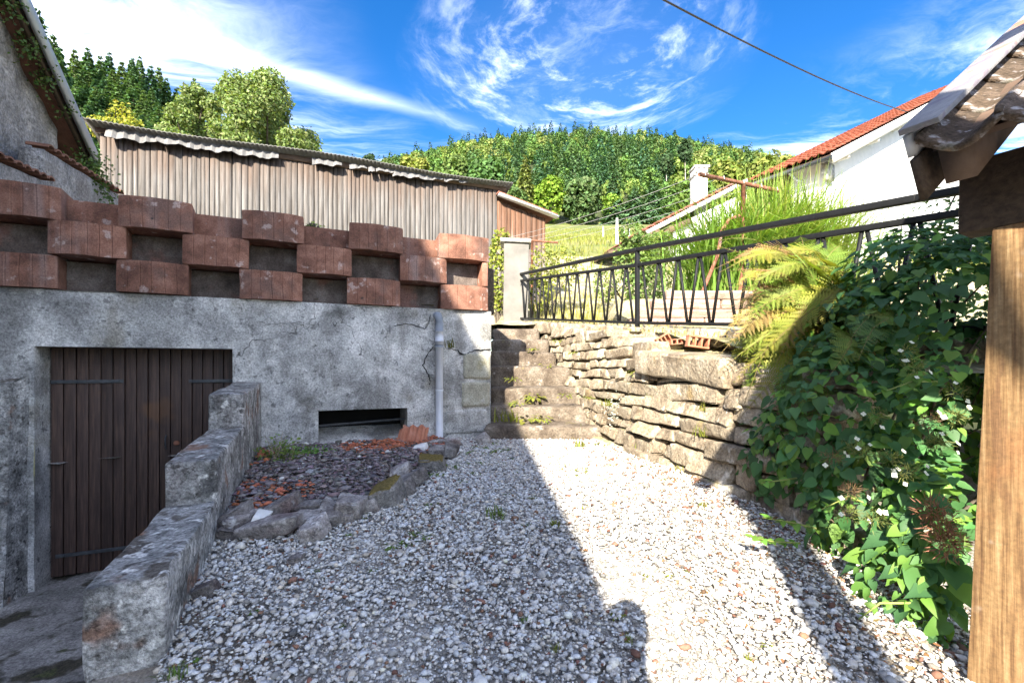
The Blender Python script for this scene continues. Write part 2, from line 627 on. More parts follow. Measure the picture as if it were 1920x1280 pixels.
MT['floor_concrete'] = material('floor_concrete', [(0.3, (.14, .14, .13)), (0.5, (.25, .24, .23)), (0.7, (.38, .37, .35))], 6, 9, 0.95, bump=1.0, bscale=36, bdist=0.02,
    layers=[('noise', (.035, .03, .015), 3.5, .54, .64, .9), ('noise', (.08, .10, .03), 7, .64, .72, .6), ('spots', (.6, .6, .58), 16, .01, .05, .6)], grit=0.55, gscale=60)
MT['planter'] = material('red_concrete', [(0.32, (.10, .048, .034)), (0.5, (.19, .092, .064)), (0.68, (.27, .145, .105))], 7, 8, 0.93, bump=0.55, bscale=70, bdist=0.004,
    layers=[('streak', (.26, .20, .185), 5, .54, .75, .6), ('noise', (.12, .075, .062), 3, .54, .68, .75), ('noise', (.42, .34, .31), 10, .60, .68, .6), ('spots', (.03, .03, .03), 4.5, .01, .06, .9)], rand=0.16, grit=0.35, gscale=110)
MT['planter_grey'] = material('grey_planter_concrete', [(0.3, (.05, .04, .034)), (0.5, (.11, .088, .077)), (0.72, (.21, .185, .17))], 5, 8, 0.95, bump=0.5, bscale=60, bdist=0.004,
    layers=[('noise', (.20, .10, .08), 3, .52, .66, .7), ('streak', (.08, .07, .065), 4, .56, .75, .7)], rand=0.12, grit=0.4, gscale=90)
MT['soil'] = material('soil', [(0.3, (.05, .04, .03)), (0.6, (.11, .085, .06)), (0.8, (.17, .14, .10))], 14, 8, 1.0, bump=1.0, bscale=40, bdist=0.03)
MT['yard'] = material('gravel_bed', [(0.3, (.24, .22, .19)), (0.5, (.38, .36, .33)), (0.7, (.54, .52, .49))], 60, 4, 1.0, bump=1.0, bscale=70, bdist=0.02,
    layers=[('noise', (.22, .17, .11), 1.6, .52, .68, .6), ('noise', (.10, .11, .05), 2.6, .62, .72, .6)], grit=0.4, gscale=90)
MT['gravel'] = material('limestone_gravel', [(0.35, (.70, .70, .70)), (0.65, (1.0, 1.0, 1.0))], 60, 3, 0.9, bump=0.35, bscale=120, bdist=0.004, attr=True)
MT['shard'] = material('broken_tile_and_slate', [(0.35, (.7, .7, .7)), (0.65, (1, 1, 1))], 40, 3, 0.85, bump=0.3, bscale=80, bdist=0.004, attr=True)
MT['stone'] = material('sandstone', [(0.30, (.13, .10, .07)), (0.44, (.25, .205, .15)), (0.56, (.34, .295, .225)), (0.70, (.45, .41, .345))], 5, 9, 0.95, bump=1.0, bscale=24, bdist=0.02,
    layers=[('noise', (.30, .21, .08), 4.5, .60, .72, .6), ('noise', (.11, .085, .065), 2.2, .54, .66, .6), ('noise', (.58, .55, .49), 7, .60, .70, .75), ('up', (.14, .15, .04), 5, .52, .62, .6), ('spots', (.06, .05, .045), 11, .01, .05, .6)], rand=0.16, grit=0.45, gscale=55)
MT['step'] = material('worn_step_stone', [(0.30, (.055, .042, .033)), (0.44, (.105, .083, .064)), (0.58, (.17, .142, .113)), (0.72, (.26, .23, .20))], 5, 9, 0.95, bump=1.0, bscale=24, bdist=0.02, layers=[('noise', (.20, .17, .06), 4.5, .60, .72, .6), ('noise', (.48, .46, .43), 8, .62, .72, .6), ('spots', (.05, .04, .035), 11, .01, .05, .6)], rand=0.12, grit=.45, gscale=55)
MT['rock'] = material('grey_rock', [(0.30, (.08, .07, .068)), (0.45, (.20, .18, .17)), (0.56, (.30, .28, .265)), (0.70, (.46, .44, .43))], 7, 9, 0.95, bump=1.0, bscale=30, bdist=0.02,
    layers=[('noise', (.20, .13, .12), 4, .58, .72, .6), ('noise', (.55, .55, .54), 12, .64, .72, .6), ('spots', (.03, .03, .03), 22, .01, .06, .7)], rand=0.42, grit=0.5, gscale=70)
MT['mossrock'] = material('mossy_rock', [(0.3, (.09, .085, .08)), (0.6, (.24, .23, .22)), (0.75, (.45, .45, .44))], 9, 8, 0.95, bump=1.0, bscale=30, bdist=0.02, layers=[('up', (.13, .095, .02), 3, .3, .45, .95)], grit=0.5, gscale=70)
MT['whiterock'] = material('white_rock', [(0.3, (.5, .49, .46)), (0.7, (.75, .74, .72))], 9, 5, 0.9, bump=0.6, bscale=30, bdist=0.01)
MT['quoin'] = material('quoin_stone', [(0.3, (.20, .19, .15)), (0.5, (.30, .29, .23)), (0.72, (.40, .39, .33))], 7, 9, 0.95, bump=0.8, bscale=50, bdist=0.008,
    layers=[('noise', (.25, .22, .10), 4, .58, .7, .5), ('noise', (.46, .45, .43), 8, .6, .7, .5)], rand=0.15, grit=0.4, gscale=80)
MT['door'] = material('door_wood', [(0.3, (.028, .018, .015)), (0.5, (.058, .036, .029)), (0.72, (.11, .068, .05))], 5, 7, 0.6, stretch=(14, 14, 0.7), bump=0.5, bscale=6, bdist=0.004,
    layers=[('noise', (.13, .065, .03), 2.2, .60, .74, .6)], rand=0.18, spec=0.35)
MT['iron'] = material('black_iron', [(0.3, (.004, .0045, .0055)), (0.7, (.010, .011, .013))], 20, 5, 0.6, bump=0.25, bscale=60, bdist=0.002, layers=[('spots', (.05, .045, .042), 14, .0, .035, .5)], spec=0.3)
MT['strap'] = material('strap_iron', [(0.3, (.035, .04, .045)), (0.7, (.085, .092, .10))], 18, 5, 0.6, bump=0.3, bscale=60, bdist=0.002, metal=0.3, spec=0.5)
MT['rust'] = material('rusty_pipe', [(0.3, (.09, .035, .02)), (0.5, (.20, .085, .05)), (0.72, (.34, .17, .12))], 16, 6, 0.85, bump=0.5, bscale=60, bdist=0.003, layers=[('noise', (.30, .28, .33), 5, .60, .72, .5)])
MT['pvc'] = material('grey_pvc', [(0.3, (.50, .53, .58)), (0.7, (.60, .62, .66))], 6, 4, 0.42, bump=0.05, bscale=40, layers=[('streak', (.34, .34, .34), 7, .6, .8, .4)], spec=0.5)
MT['pvcdark'] = material('dark_pvc', [(0.3, (.20, .225, .26)), (0.7, (.26, .285, .32))], 6, 4, 0.5, bump=0.1, bscale=40)
MT['black'] = material('dark_interior', [(0.3, (.006, .006, .006)), (0.7, (.012, .011, .01))], 6, 3, 1.0, bump=0)
MT['barn'] = material('weathered_boards', [(0.30, (.055, .050, .046)), (0.44, (.10, .094, .09)), (0.56, (.135, .129, .126)), (0.70, (.185, .18, .178))], 2.2, 8, 0.95, stretch=(12, 12, 0.55), bump=0.55, bscale=5, bdist=0.006,
    layers=[('z', (.10, .062, .043), 5, 3.05, 3.95, .65), ('spots', (.05, .035, .03), 5, .0, .055, .8), ('streak', (.085, .07, .062), 5, .58, .76, .55)], rand=0.13)
MT['barn2'] = material('brown_boards', [(0.3, (.075, .038, .022)), (0.5, (.13, .07, .045)), (0.72, (.18, .125, .10))], 2.2, 8, 0.95, stretch=(12, 12, 0.55), bump=0.5, bscale=5, bdist=0.006,
    layers=[('z', (.21, .19, .185), 5, 2.95, 2.3, .85), ('spots', (.05, .035, .03), 5, .0, .055, .8)], rand=0.2)
MT['sheet'] = material('fibre_cement', [(0.3, (.10, .10, .10)), (0.7, (.2, .2, .195))], 6, 6, 0.9, bump=0.5, bscale=40, layers=[('noise', (.06, .055, .04), 3, .5, .7, .7)])
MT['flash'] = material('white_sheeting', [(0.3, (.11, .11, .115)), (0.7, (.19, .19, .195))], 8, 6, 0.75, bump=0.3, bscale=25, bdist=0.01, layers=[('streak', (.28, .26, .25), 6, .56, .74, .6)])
MT['whitewood'] = material('white_painted_wood', [(0.3, (.52, .53, .55)), (0.6, (.68, .68, .69)), (0.75, (.74, .74, .74))], 5, 7, 0.8, stretch=(1, 1, 1), bump=0.3, bscale=30, bdist=0.005, layers=[('noise', (.38, .36, .36), 7, .60, .74, .6)])
MT['flakedpaint'] = material('flaking_white_board', [(0.3, (.17, .17, .185)), (0.7, (.27, .265, .27))], 5, 7, 0.8, bump=0.4, bscale=30, bdist=0.004, rot=(0, 0.7, -0.5), stretch=(1, 7, 7),
    layers=[('noise', (.17, .15, .19), 9, .52, .60, .85), ('noise', (.36, .15, .07), 4, .58, .66, .8)])
MT['plaster'] = material('rough_plaster', [(0.28, (.15, .145, .14)), (0.45, (.25, .24, .235)), (0.6, (.34, .325, .32)), (0.75, (.44, .42, .41))], 5, 9, 0.95, bump=1.0, bscale=16, bdist=0.05,
    layers=[('noise', (.19, .165, .155), 1.4, .5, .7, .6), ('noise', (.50, .48, .46), 9, .62, .74, .6)], grit=0.5, gscale=34)
MT['render'] = material('white_render', [(0.3, (.56, .57, .58)), (0.7, (.66, .66, .66))], 4, 5, 0.9, bump=0.2, bscale=60, bdist=0.004, layers=[('streak', (.60, .58, .55), 2, .6, .8, .4)])
MT['creamrender'] = material('pale_render', [(0.3, (.12, .116, .108)), (0.7, (.20, .192, .18))], 3, 6, 0.9, bump=0.3, bscale=50, bdist=0.006)
MT['zinc'] = material('zinc_flashing', [(0.3, (.36, .40, .46)), (0.7, (.50, .54, .60))], 5, 4, 0.45, bump=0.1, bscale=30, metal=0.2, spec=0.5)
MT['tile'] = material('red_roof_tile', [(0.3, (.12, .03, .016)), (0.5, (.20, .055, .028)), (0.72, (.28, .095, .055))], 8, 6, 0.85, bump=0.4, bscale=50, bdist=0.005, layers=[('noise', (.13, .07, .055), 4, .58, .74, .6)], rand=0.2)
MT['oldtile'] = material('mossy_roof_tile', [(0.3, (.045, .033, .022)), (0.5, (.085, .062, .045)), (0.72, (.15, .115, .095))], 9, 8, 0.95, bump=0.9, bscale=40, bdist=0.012,
    layers=[('noise', (.36, .35, .37), 14, .56, .64, .7), ('noise', (.09, .085, .03), 7, .56, .68, .7), ('noise', (.32, .13, .07), 5, .62, .72, .5)], rand=0.12, grit=0.5, gscale=70)
MT['terracotta'] = material('terracotta', [(0.3, (.33, .125, .07)), (0.5, (.43, .18, .11)), (0.72, (.52, .27, .19))], 10, 6, 0.85, bump=0.4, bscale=60, bdist=0.004)
MT['post'] = material('pine_post', [(0.32, (.09, .048, .022)), (0.46, (.17, .10, .045)), (0.58, (.235, .15, .072)), (0.70, (.31, .22, .12))], 2.4, 8, 0.75, stretch=(26, 26, 0.9), bump=0.45, bscale=5, bdist=0.004, layers=[('noise', (.20, .095, .04), 2.4, .54, .66, .7), ('streak', (.13, .07, .035), 22, .60, .68, .7), ('spots', (.12, .06, .03), 5, .0, .07, .8), ('noise', (.50, .45, .38), 6, .60, .70, .5)], grit=.25, gscale=60)
MT['darkbeam'] = material('dark_beam', [(0.3, (.035, .025, .018)), (0.7, (.09, .062, .042))], 3, 7, 0.85, rot=(0, 0, R(61)), stretch=(1, 14, 14), bump=0.6, bscale=6, bdist=0.006)
MT['rafter'] = material('brown_rafter', [(0.3, (.075, .05, .036)), (0.7, (.17, .115, .085))], 4, 7, 0.85, bump=0.5, bscale=20, bdist=0.005)
MT['sleeper'] = material('railway_sleeper', [(0.3, (.16, .10, .075)), (0.5, (.30, .21, .165)), (0.72, (.42, .33, .28))], 3, 8, 0.95, stretch=(1, 9, 9), bump=0.6, bscale=8, bdist=0.01, rand=0.15, grit=0.3, gscale=50)
MT['grassland'] = material('dry_meadow', [(0.30, (.055, .085, .02)), (0.44, (.11, .135, .035)), (0.56, (.165, .165, .06)), (0.70, (.24, .215, .11))], 0.22, 9, 1.0, bump=0.8, bscale=3, bdist=0.15, layers=[('noise', (.06, .105, .025), 0.09, .50, .62, .8)])
MT['terrace'] = material('dry_terrace', [(0.28, (.17, .15, .07)), (0.45, (.33, .29, .17)), (0.62, (.47, .43, .30)), (0.75, (.56, .52, .42))], 3.5, 9, 1.0, bump=1.0, bscale=30, bdist=0.03, layers=[('noise', (.14, .17, .04), 2, .56, .68, .7)], grit=0.3, gscale=30)
MT['hillfloor'] = material('forest_floor', [(0.3, (.02, .03, .012)), (0.7, (.05, .06, .02))], 0.3, 5, 1.0, bump=0)
MT['leaf'] = material('leaf', None, attr=True, rough=0.6, bump=0, trans=0.30, spec=0.35)
MT['farleaf'] = material('far_foliage', None, attr=True, rough=0.8, bump=0, trans=0.22, spec=0.15)
MT['glossleaf'] = material('hydrangea_leaf', None, attr=True, rough=0.55, bump=0, trans=0.28, spec=0.28)
MT['petal'] = material('white_petal', [(0.3, (.72, .74, .66)), (0.7, (.80, .81, .76))], 30, 3, 0.6, bump=0, trans=0.25)
MT['bark'] = material('bark', [(0.3, (.05, .04, .03)), (0.7, (.15, .125, .10))], 4, 6, 1.0, stretch=(6, 6, 1), bump=0.6, bscale=10, bdist=0.02)
MT['palebark'] = material('pale_bark', [(0.3, (.30, .27, .22)), (0.7, (.52, .49, .42))], 2, 6, 1.0, bump=0.3, bscale=10)
MT['stem'] = material('green_stem', [(0.3, (.16, .20, .05)), (0.7, (.30, .34, .10))], 20, 4, 0.6, bump=0)
MT['drystem'] = material('dry_stem', [(0.3, (.26, .20, .12)), (0.7, (.46, .38, .26))], 20, 4, 0.8, bump=0)
MT['cable'] = material('black_cable', [(0.3, (.010, .010, .012)), (0.7, (.02, .02, .024))], 20, 3, 0.5, bump=0)
MT['wire'] = material('washing_line', [(0.3, (.25, .25, .25)), (0.7, (.36, .36, .36))], 20, 3, 0.5, bump=0)
MT['cloth'] = material('dark_jacket', [(0.3, (.03, .035, .05)), (0.7, (.06, .065, .08))], 8, 5, 0.9, bump=0.3, bscale=40, bdist=0.004)
MT['brown_roof_tile'] = material('brown_tiles', [(0.3, (.14, .07, .05)), (0.7, (.26, .13, .09))], 6, 6, 0.9, bump=0.6, bscale=14, bdist=0.02)  # one brown tile colour for several roofs and copings
MT['roof_far'] = material('far_tiles', [(0.3, (.13, .05, .036)), (0.5, (.20, .085, .06)), (0.72, (.27, .13, .10))], 5, 6, 0.9, bump=0.6, bscale=12, bdist=0.04)

# ------------------------------------------------------------------ the cellar-wall frame of reference
C0 = Vector((-0.22, 4.72, 0))
U = Vector((0.9159, 0.4013, 0))        # along the wall, away to the right
Vv = Vector((-0.4013, 0.9159, 0))      # into the wall, away from the viewer
ZT = 0.56                              # top of the wall


def wp(t, off, z):
    p = C0 + U * t + Vv * off
    return Vector((p.x, p.y, z))


def tpx(px, off=0.0):
    """t on the wall plane (pushed back by off) that is seen at column px"""
    k = (px - CX) / F
    bx = C0.x + Vv.x * off; by = C0.y + Vv.y * off
    return (k * by - bx) / (U.x - k * U.y)


def zpx(t, py, off=0.0):
    return (HY - py) / F * wp(t, off, 0).y


# stone wall line (base) and its top
SB = Vector((0.77, 4.84, 0)); SD = Vector((0.2239, -0.9746, 0)); SN = Vector((0.9746, 0.2239, 0))  # SN points into the bank


def wall_top(Y):
    return float(np.interp(Y, [1.2, 2.4, 2.9, 3.6, 4.1, 5.3, 7.0, 8.5], [-0.10, -0.04, 0.03, 0.12, 0.22, 0.40, 0.60, 0.75]))


def wall_x(Y):
    return SB.x + (SB.y - Y) * 0.2297


# ------------------------------------------------------------------ terrain
def T(X, Y):
    """height of the upper ground and the hill, numpy arrays"""
    X = np.asarray(X, float); Y = np.asarray(Y, float)
    base = np.interp(Y, [0, 2.4, 4.1, 7, 8, 9.5, 12, 16, 25, 60, 150, 250, 375, 430, 600],
                     [-.1, -.02, .26, .64, .78, 1.1, 1.9, 3.4, 6.6, 17.5, 46.5, 108, 184, 188, 150])
    far = np.clip((Y - 150) / 225, 0, 1)
    base = base - far * 38 * np.minimum(((X - 52) / 175) ** 2, 5)
    left = np.exp(-((X + 130) / 55) ** 2) * np.clip((Y - 40) / 80, 0, 1) * np.clip((210 - Y) / 60, 0, 1)
    base = base + left * 26
    d = np.clip(X - (0.97 + (4.84 - Y) * 0.2297), 0, 3)
    base = base + 0.05 * np.minimum(d, 0.6) * np.clip((9 - Y) / 3, 0, 1)
    return base + 0.02 * np.sin(X * 5.1 + Y * 3.3) * np.clip((12 - Y), 0, 1) + 0.4 * np.sin(X * .11 + 1) * np.sin(Y * .09) * np.clip((Y - 20) / 30, 0, 1)


def build_ground():
    # gravel yard base sheet
    xs = np.arange(-9, 9.01, 0.15); ys = np.concatenate([np.arange(-14, 0, 1.0), np.arange(0, 5.3, 0.15)])
    V, idx, Fs = [], {}, []
    for j, y in enumerate(ys):
        for i, x in enumerate(xs):
            V.append((x, y, gz(y) - 0.012 + 0.008 * math.sin(x * 7 + y * 3) + 0.006 * math.sin(y * 9 - x * 4)))
    nx = len(xs)
    for j in range(len(ys) - 1):
        for i in range(nx - 1):
            cx = (xs[i] + xs[i + 1]) / 2; cy = (ys[j] + ys[j + 1]) / 2
            p = Vector((cx, cy, 0)) - C0
            tt = p.dot(U); ss = -p.dot(Vv)
            if tt < -2.25 and ss > -0.2 and ss < 4.2: continue      # sunk way to the cellar door
            if ss < -0.25 and cx < 0.2: continue
            Fs.append((j * nx + i, j * nx + i + 1, (j + 1) * nx + i + 1, (j + 1) * nx + i))
    o = link('courtyard_ground', mesh('courtyard_ground', V, Fs, MT['yard'], smooth=True))
    tag(o, 'pale gravel courtyard ground between the walls', kind='structure')
    # floor of the sunk way
    V, Fs = [], []
    n = 24
    for j in range(n + 1):
        for i in range(n + 1):
            t = -6.5 + (4.3) * i / n; s = -0.35 + 4.6 * j / n
            p = wp(t, -s, 0)
            z = -1.64 + 0.6 * max(0, (s - 1.9) / 2.4) ** 1.6 + 0.012 * math.sin(t * 9 + s * 5) + 0.01 * math.sin(s * 13)
            V.append((p.x, p.y, z))
    for j in range(n):
        for i in range(n):
            Fs.append((j * (n + 1) + i, j * (n + 1) + i + 1, (j + 1) * (n + 1) + i + 1, (j + 1) * (n + 1) + i))
    o = link('cellar_floor', mesh('cellar_floor', V, Fs, MT['floor_concrete'], smooth=True))
    tag(o, 'mossy concrete floor in front of the cellar door', kind='structure')
    # upper terrace sheet
    xs = np.arange(-14, 16.01, 0.2); ys = np.arange(0.6, 20.01, 0.2)
    XX, YY = np.meshgrid(xs, ys); ZZ = T(XX, YY)
    left = XX < -0.28
    ZZ = np.where(left & (YY < 9), 0.62, ZZ)
    V = np.stack([XX.ravel(), YY.ravel(), ZZ.ravel()], 1); Fs = []
    nx = len(xs)
    for j in range(len(ys) - 1):
        for i in range(nx - 1):
            cx = (xs[i] + xs[i + 1]) / 2; cy = (ys[j] + ys[j + 1]) / 2
            vv = (Vector((cx, cy, 0)) - C0).dot(Vv)
            ok = (cx > wall_x(cy) + 0.46) or cy > 7.05 or (vv > 0.25 and cx < -0.42)
            if ok: Fs.append((j * nx + i, j * nx + i + 1, (j + 1) * nx + i + 1, (j + 1) * nx + i))
    o = link('terrace_ground', mesh('terrace_ground', V, np.array(Fs), MT['terrace'], smooth=True))
    tag(o, 'dry upper terrace ground behind the railing', kind='structure')
    # meadow and hill
    def sheet(name, y0, y1, n, x0, x1, m, mat, label):
        ys = np.linspace(y0, y1, n); xs = np.linspace(x0, x1, m)
        XX, YY = np.meshgrid(xs, ys); ZZ = T(XX, YY)
        V = np.stack([XX.ravel(), YY.ravel(), ZZ.ravel()], 1)
        ii = (np.arange(n - 1)[:, None] * m + np.arange(m - 1)[None]).ravel()
        Fs = np.stack([ii, ii + 1, ii + m + 1, ii + m], 1)
        o = link(name, mesh(name, V, Fs, mat, smooth=True)); tag(o, label, kind='structure')
    sheet('meadow', 19.9, 156, 60, -260, 200, 110, MT['grassland'], 'sunlit dry hillside meadow below the wood')
    sheet('hill', 155.9, 620, 60, -620, 620, 90, MT['hillfloor'], 'wooded hill behind the meadow')
    # wide flat land all round, far below the hill
    V = [(-1500, -1500, -3.2), (1500, -1500, -3.2), (1500, 1500, -3.2), (-1500, 1500, -3.2)]
    o = link('ground', mesh('ground', V, [(0, 1, 2, 3)], MT['hillfloor'])); tag(o, 'valley ground around the yard', kind='structure')


build_ground()


# ------------------------------------------------------------------ cellar wall with door and vent
def grid_face(P, n, m, amp, seed, mat, name):
    """bilinear rough sheet over 4 corners"""
    V = []
    a, b, c, d = [np.array(list(p)) for p in P]
    for j in range(m + 1):
        for i in range(n + 1):
            s, t = i / n, j / m
            V.append((a * (1 - s) + b * s) * (1 - t) + (d * (1 - s) + c * s) * t)
    V = np.array(V)
    nn = np.cross(b - a, d - a); nn /= np.linalg.norm(nn)
    V = V + nn[None] * (amp * (snoise(V, 3.0, seed) * 0.6 + snoise(V, 11, seed + 1) * 0.3 + snoise(V, 31, seed + 2) * 0.15))[:, None]
    ii = (np.arange(m)[:, None] * (n + 1) + np.arange(n)[None]).ravel()
    return V, np.stack([ii, ii + 1, ii + n + 2, ii + n + 1], 1)


def build_cellar_wall():
    root = empty('cellar_wall', wp(-2, 0, -1.64), 'grey plastered cellar wall with wooden door and low vent', 'wall')
    tl, tr = -6.2, 0.0
    d0, d1, dz = -3.55, tpx(436), 0.14
    v0, v1 = tpx(597), tpx(763)
    vz0, vz1 = -0.80, -0.405
    zb = -1.75
    th = 0.42
    # front skin as panels round the openings, all on one slightly uneven plane
    ts = sorted([tl, d0, d1, v0, v1, tr]); zs = [zb, vz0, vz1, dz, ZT]
    V, Fs = [], []
    off = 0

    def panel(t0, t1, z0, z1):
        n = max(2, int((t1 - t0) / 0.06)); m = max(2, int((z1 - z0) / 0.06))
        Vp = []
        for j in range(m + 1):
            for i in range(n + 1):
                t = t0 + (t1 - t0) * i / n; z = z0 + (z1 - z0) * j / m
                Vp.append((t, 0, z))
        Vp = np.array(Vp)
        w = 0.010 * snoise(Vp, 2.2, 5) + 0.005 * snoise(Vp, 9, 6) + 0.003 * snoise(Vp, 27, 8)
        Q = [wp(p[0], w_, p[2]) for p, w_ in zip(Vp, w)]
        ii = (np.arange(m)[:, None] * (n + 1) + np.arange(n)[None]).ravel()
        return np.array([list(q) for q in Q]), np.stack([ii, ii + 1, ii + n + 2, ii + n + 1], 1)
    parts = []
    for a, b, c, d in ((tl, d0, zb, ZT), (d0, d1, dz, ZT), (d1, v0, zb, ZT), (v0, v1, vz1, ZT), (v1, tr, zb, ZT), (v0, v1, zb, vz0)):
        v, f = panel(a, b, c, d)
        parts.append((v, f, np.zeros((len(v), 3))))
    # reveals, top, right return
    def quad(*p):
        v, f = grid_face(p, 4, 4, 0.002, 3, None, 'x')
        parts.append((v, f, np.zeros((len(v), 3))))
    r = 0.19
    quad(wp(d0, 0, zb), wp(d0, r + .1, zb), wp(d0, r + .1, dz), wp(d0, 0, dz))
    quad(wp(d1, r + .1, zb), wp(d1, 0, zb), wp(d1, 0, dz), wp(d1, r + .1, dz))
    quad(wp(d0, 0, dz), wp(d0, r + .1, dz), wp(d1, r + .1, dz), wp(d1, 0, dz))
    quad(wp(v0, 0, vz0), wp(v0, .4, vz0), wp(v0, .4, vz1), wp(v0, 0, vz1))
    quad(wp(v1, .4, vz0), wp(v1, 0, vz0), wp(v1, 0, vz1), wp(v1, .4, vz1))
    quad(wp(v0, 0, vz1), wp(v0, .4, vz1), wp(v1, .4, vz1), wp(v1, 0, vz1))
    quad(wp(tl, 0, ZT), wp(tr, 0, ZT), wp(tr, th, ZT), wp(tl, th, ZT))
    b1 = Vector((-0.36, 7.3, 0)); b0 = wp(0, 0, 0)
    for zz0, zz1 in ((zb, ZT),):
        quad(Vector((b0.x, b0.y, zz0)), Vector((b1.x, b1.y, zz0)), Vector((b1.x, b1.y, zz1)), Vector((b0.x, b0.y, zz1)))
    quad(wp(0, 0, ZT), Vector((b1.x, b1.y, ZT)), Vector((b1.x - .4, b1.y, ZT)), wp(-.3, .25, ZT))
    v, f, c = merge(parts)
    link('wall_face', mesh('wall_face', v, f, MT['concrete'], smooth=True), root)
    # vent: dark inside, sloping sill, pipe bar
    def q(name, mat, *p):
        return link(name, mesh(name, [list(x) for x in p], [(0, 1, 2, 3)], mat), root)
    q('vent_interior', MT['black'], wp(v0, .38, vz0), wp(v1, .38, vz0), wp(v1, .38, vz1), wp(v0, .38, vz1))
    v, f = grid_face((wp(v0 + .003, .0, -.755), wp(v1 - .003, .0, -.755), wp(v1 - .003, .36, -.605), wp(v0 + .003, .36, -.605)), 20, 8, 0.006, 4, None, 'x')
    link('vent_sill', mesh('vent_sill', v, f, MT['concrete'], smooth=True), root)
    link('vent_bar', tube_mesh('vent_bar', [wp(v0 + .002, .12, -.555), wp(v1 - .002, .12, -.525)], 0.011, MT['strap'], 10), root)
    # squared corner stones let into the plaster
    for i, (x0, x1, y0, y1) in enumerate(((868, 921, 662, 711), (864, 918, 715, 762), (832, 914, 767, 812))):
        t0, t1 = tpx(x0), min(tpx(x1), -0.006); tm = (t0 + t1) / 2
        z1, z0 = zpx(tm, y0), zpx(tm, y1)
        me = rock(wp(tm, 0.02, (z0 + z1) / 2), U * (t1 - t0) / 2 * 1.02, Vv * 0.04, Vector((0, 0, (z1 - z0) / 2)), (8, 2, 8), 14, 0.003, 14, 0.03, 40 + i, MT['quoin'] if i < 2 else MT['concrete'], 'quoin_stone')
        link('quoin_stone', me, root)
    for i, (px, py, w, h) in enumerate(((788, 747, 30, 22), (783, 772, 18, 26))):
        t = tpx(px); z = zpx(t, py)
        link('quoin_stone', rock(wp(t, 0.026, z), U * w / 2 * 4.4 / F, Vv * .035, Vector((0, 0, h / 2 * 4.4 / F)), (5, 2, 5), 5, 0.006, 14, 0.2, 60 + i, MT['quoin'], 'quoin_stone'), root)
    def seam(pts, w):
        L_, R_ = [], []
        P_ = [wp(tpx(x), 0, zpx(tpx(x), y)) for x, y in pts]
        fine = []
        for a_, b_ in zip(P_[:-1], P_[1:]):
            for k in range(6):
                q_ = a_.lerp(b_, k / 6) + U * rnd.uniform(-.006, .006) + Vector((0, 0, rnd.uniform(-.006, .006))); fine.append(q_)
        fine.append(P_[-1])
        for k, q_ in enumerate(fine):
            d_ = (fine[min(k + 1, len(fine) - 1)] - fine[max(k - 1, 0)]).normalized(); s_ = d_.cross(Vv)
            ww = w * rnd.uniform(.4, 1.2) * (1 if 0 < k < len(fine) - 1 else .1)
            L_.append(q_ - Vv * .016 + s_ * ww); R_.append(q_ - Vv * .016 - s_ * ww)
        n_ = len(fine)
        link('crack', mesh('crack', [list(v) for v in L_ + R_], [(k, k + 1, n_ + k + 1, n_ + k) for k in range(n_ - 1)], MT['black']), root)
    seam([(812, 648), (797, 672), (792, 684), (803, 702), (806, 716)], .006)
    seam([(806, 716), (800, 735), (784, 748), (777, 762)], .004)
    seam([(838, 652), (855, 656), (868, 665), (890, 657), (922, 655)], .006)
    seam([(806, 590), (803, 606), (796, 616), (760, 606), (735, 612)], .004)
    seam([(832, 762), (836, 790), (844, 806)], .003)
    seam([(480, 600), (505, 608), (560, 604), (600, 612)], .002)
    # swollen old buttress of plaster left of the door
    v, f = grid_face((wp(-6.2, -.24, -1.7), wp(-3.62, -.20, -1.7), wp(-3.62, -.12, -.12), wp(-6.2, -.15, -.18)), 60, 40, 0.018, 9, None, 'x')
    v2, f2 = grid_face((wp(-6.2, -.15, -.18), wp(-3.62, -.12, -.12), wp(-3.62, .01, -.08), wp(-6.2, .01, -.13)), 60, 3, 0.004, 10, None, 'x')
    v3, f3 = grid_face((wp(-3.62, -.20, -1.7), wp(-3.58, .02, -1.7), wp(-3.58, .02, -.08), wp(-3.62, -.12, -.12)), 3, 40, 0.004, 12, None, 'x')
    v, f, c = merge([(v, f, v * 0), (v2, f2, v2 * 0), (v3, f3, v3 * 0)])
    link('plaster_buttress', mesh('plaster_buttress', v, f, MT['low_concrete'], smooth=True), root)

    # door: planks, straps, handles
    door = link('door', box_mesh('door', (wp((d0 + d1) / 2, r + .07, (dz - 1.68) / 2)), U * ((d1 - d0) / 2 + .02), Vv * .01, Vector((0, 0, (dz + 1.70) / 2)), MT['black']), root)
    tag(door, 'dark brown double plank door with iron straps')
    n = 18
    ed = np.linspace(d0 + 0.006, d1 + 0.13, n + 1)
    for i in range(n):
        a, b = ed[i] + 0.003, ed[i + 1] - 0.003
        dd = r + 0.03 + rnd.uniform(-.004, .004)
        me = box_mesh('plank', wp((a + b) / 2, dd, (dz + .03 - 1.64 + .012 * rnd.random()) / 2), U * (b - a) / 2, Vv * 0.014, Vector((0, 0, (dz + .03 + 1.62) / 2)), MT['door'], 0.003)
        link('plank', me, door)
    rr = r + 0.006

    def strap(x0, x1, py):
        t0, t1 = tpx(x0, rr), tpx(x1, rr); tm = (t0 + t1) / 2
        z = zpx(tm, py, rr)
        s = link('hinge_strap', box_mesh('hinge_strap', wp(tm, rr, z), U * (t1 - t0) / 2, Vv * .004, Vector((0, 0, .014)), MT['strap'], 0.0015), door)
        for k in (.08, .5, .93):
            link('bolt', rock(wp(t0 + (t1 - t0) * k, rr - .006, z), U * .007, Vv * .005, Vector((0, 0, .007)), (2, 2, 2), 2.5, 0, 1, 0, 3, MT['strap'], 'bolt'), door)
    strap(94, 232, 715); strap(354, 436, 714); strap(104, 300, 1030)
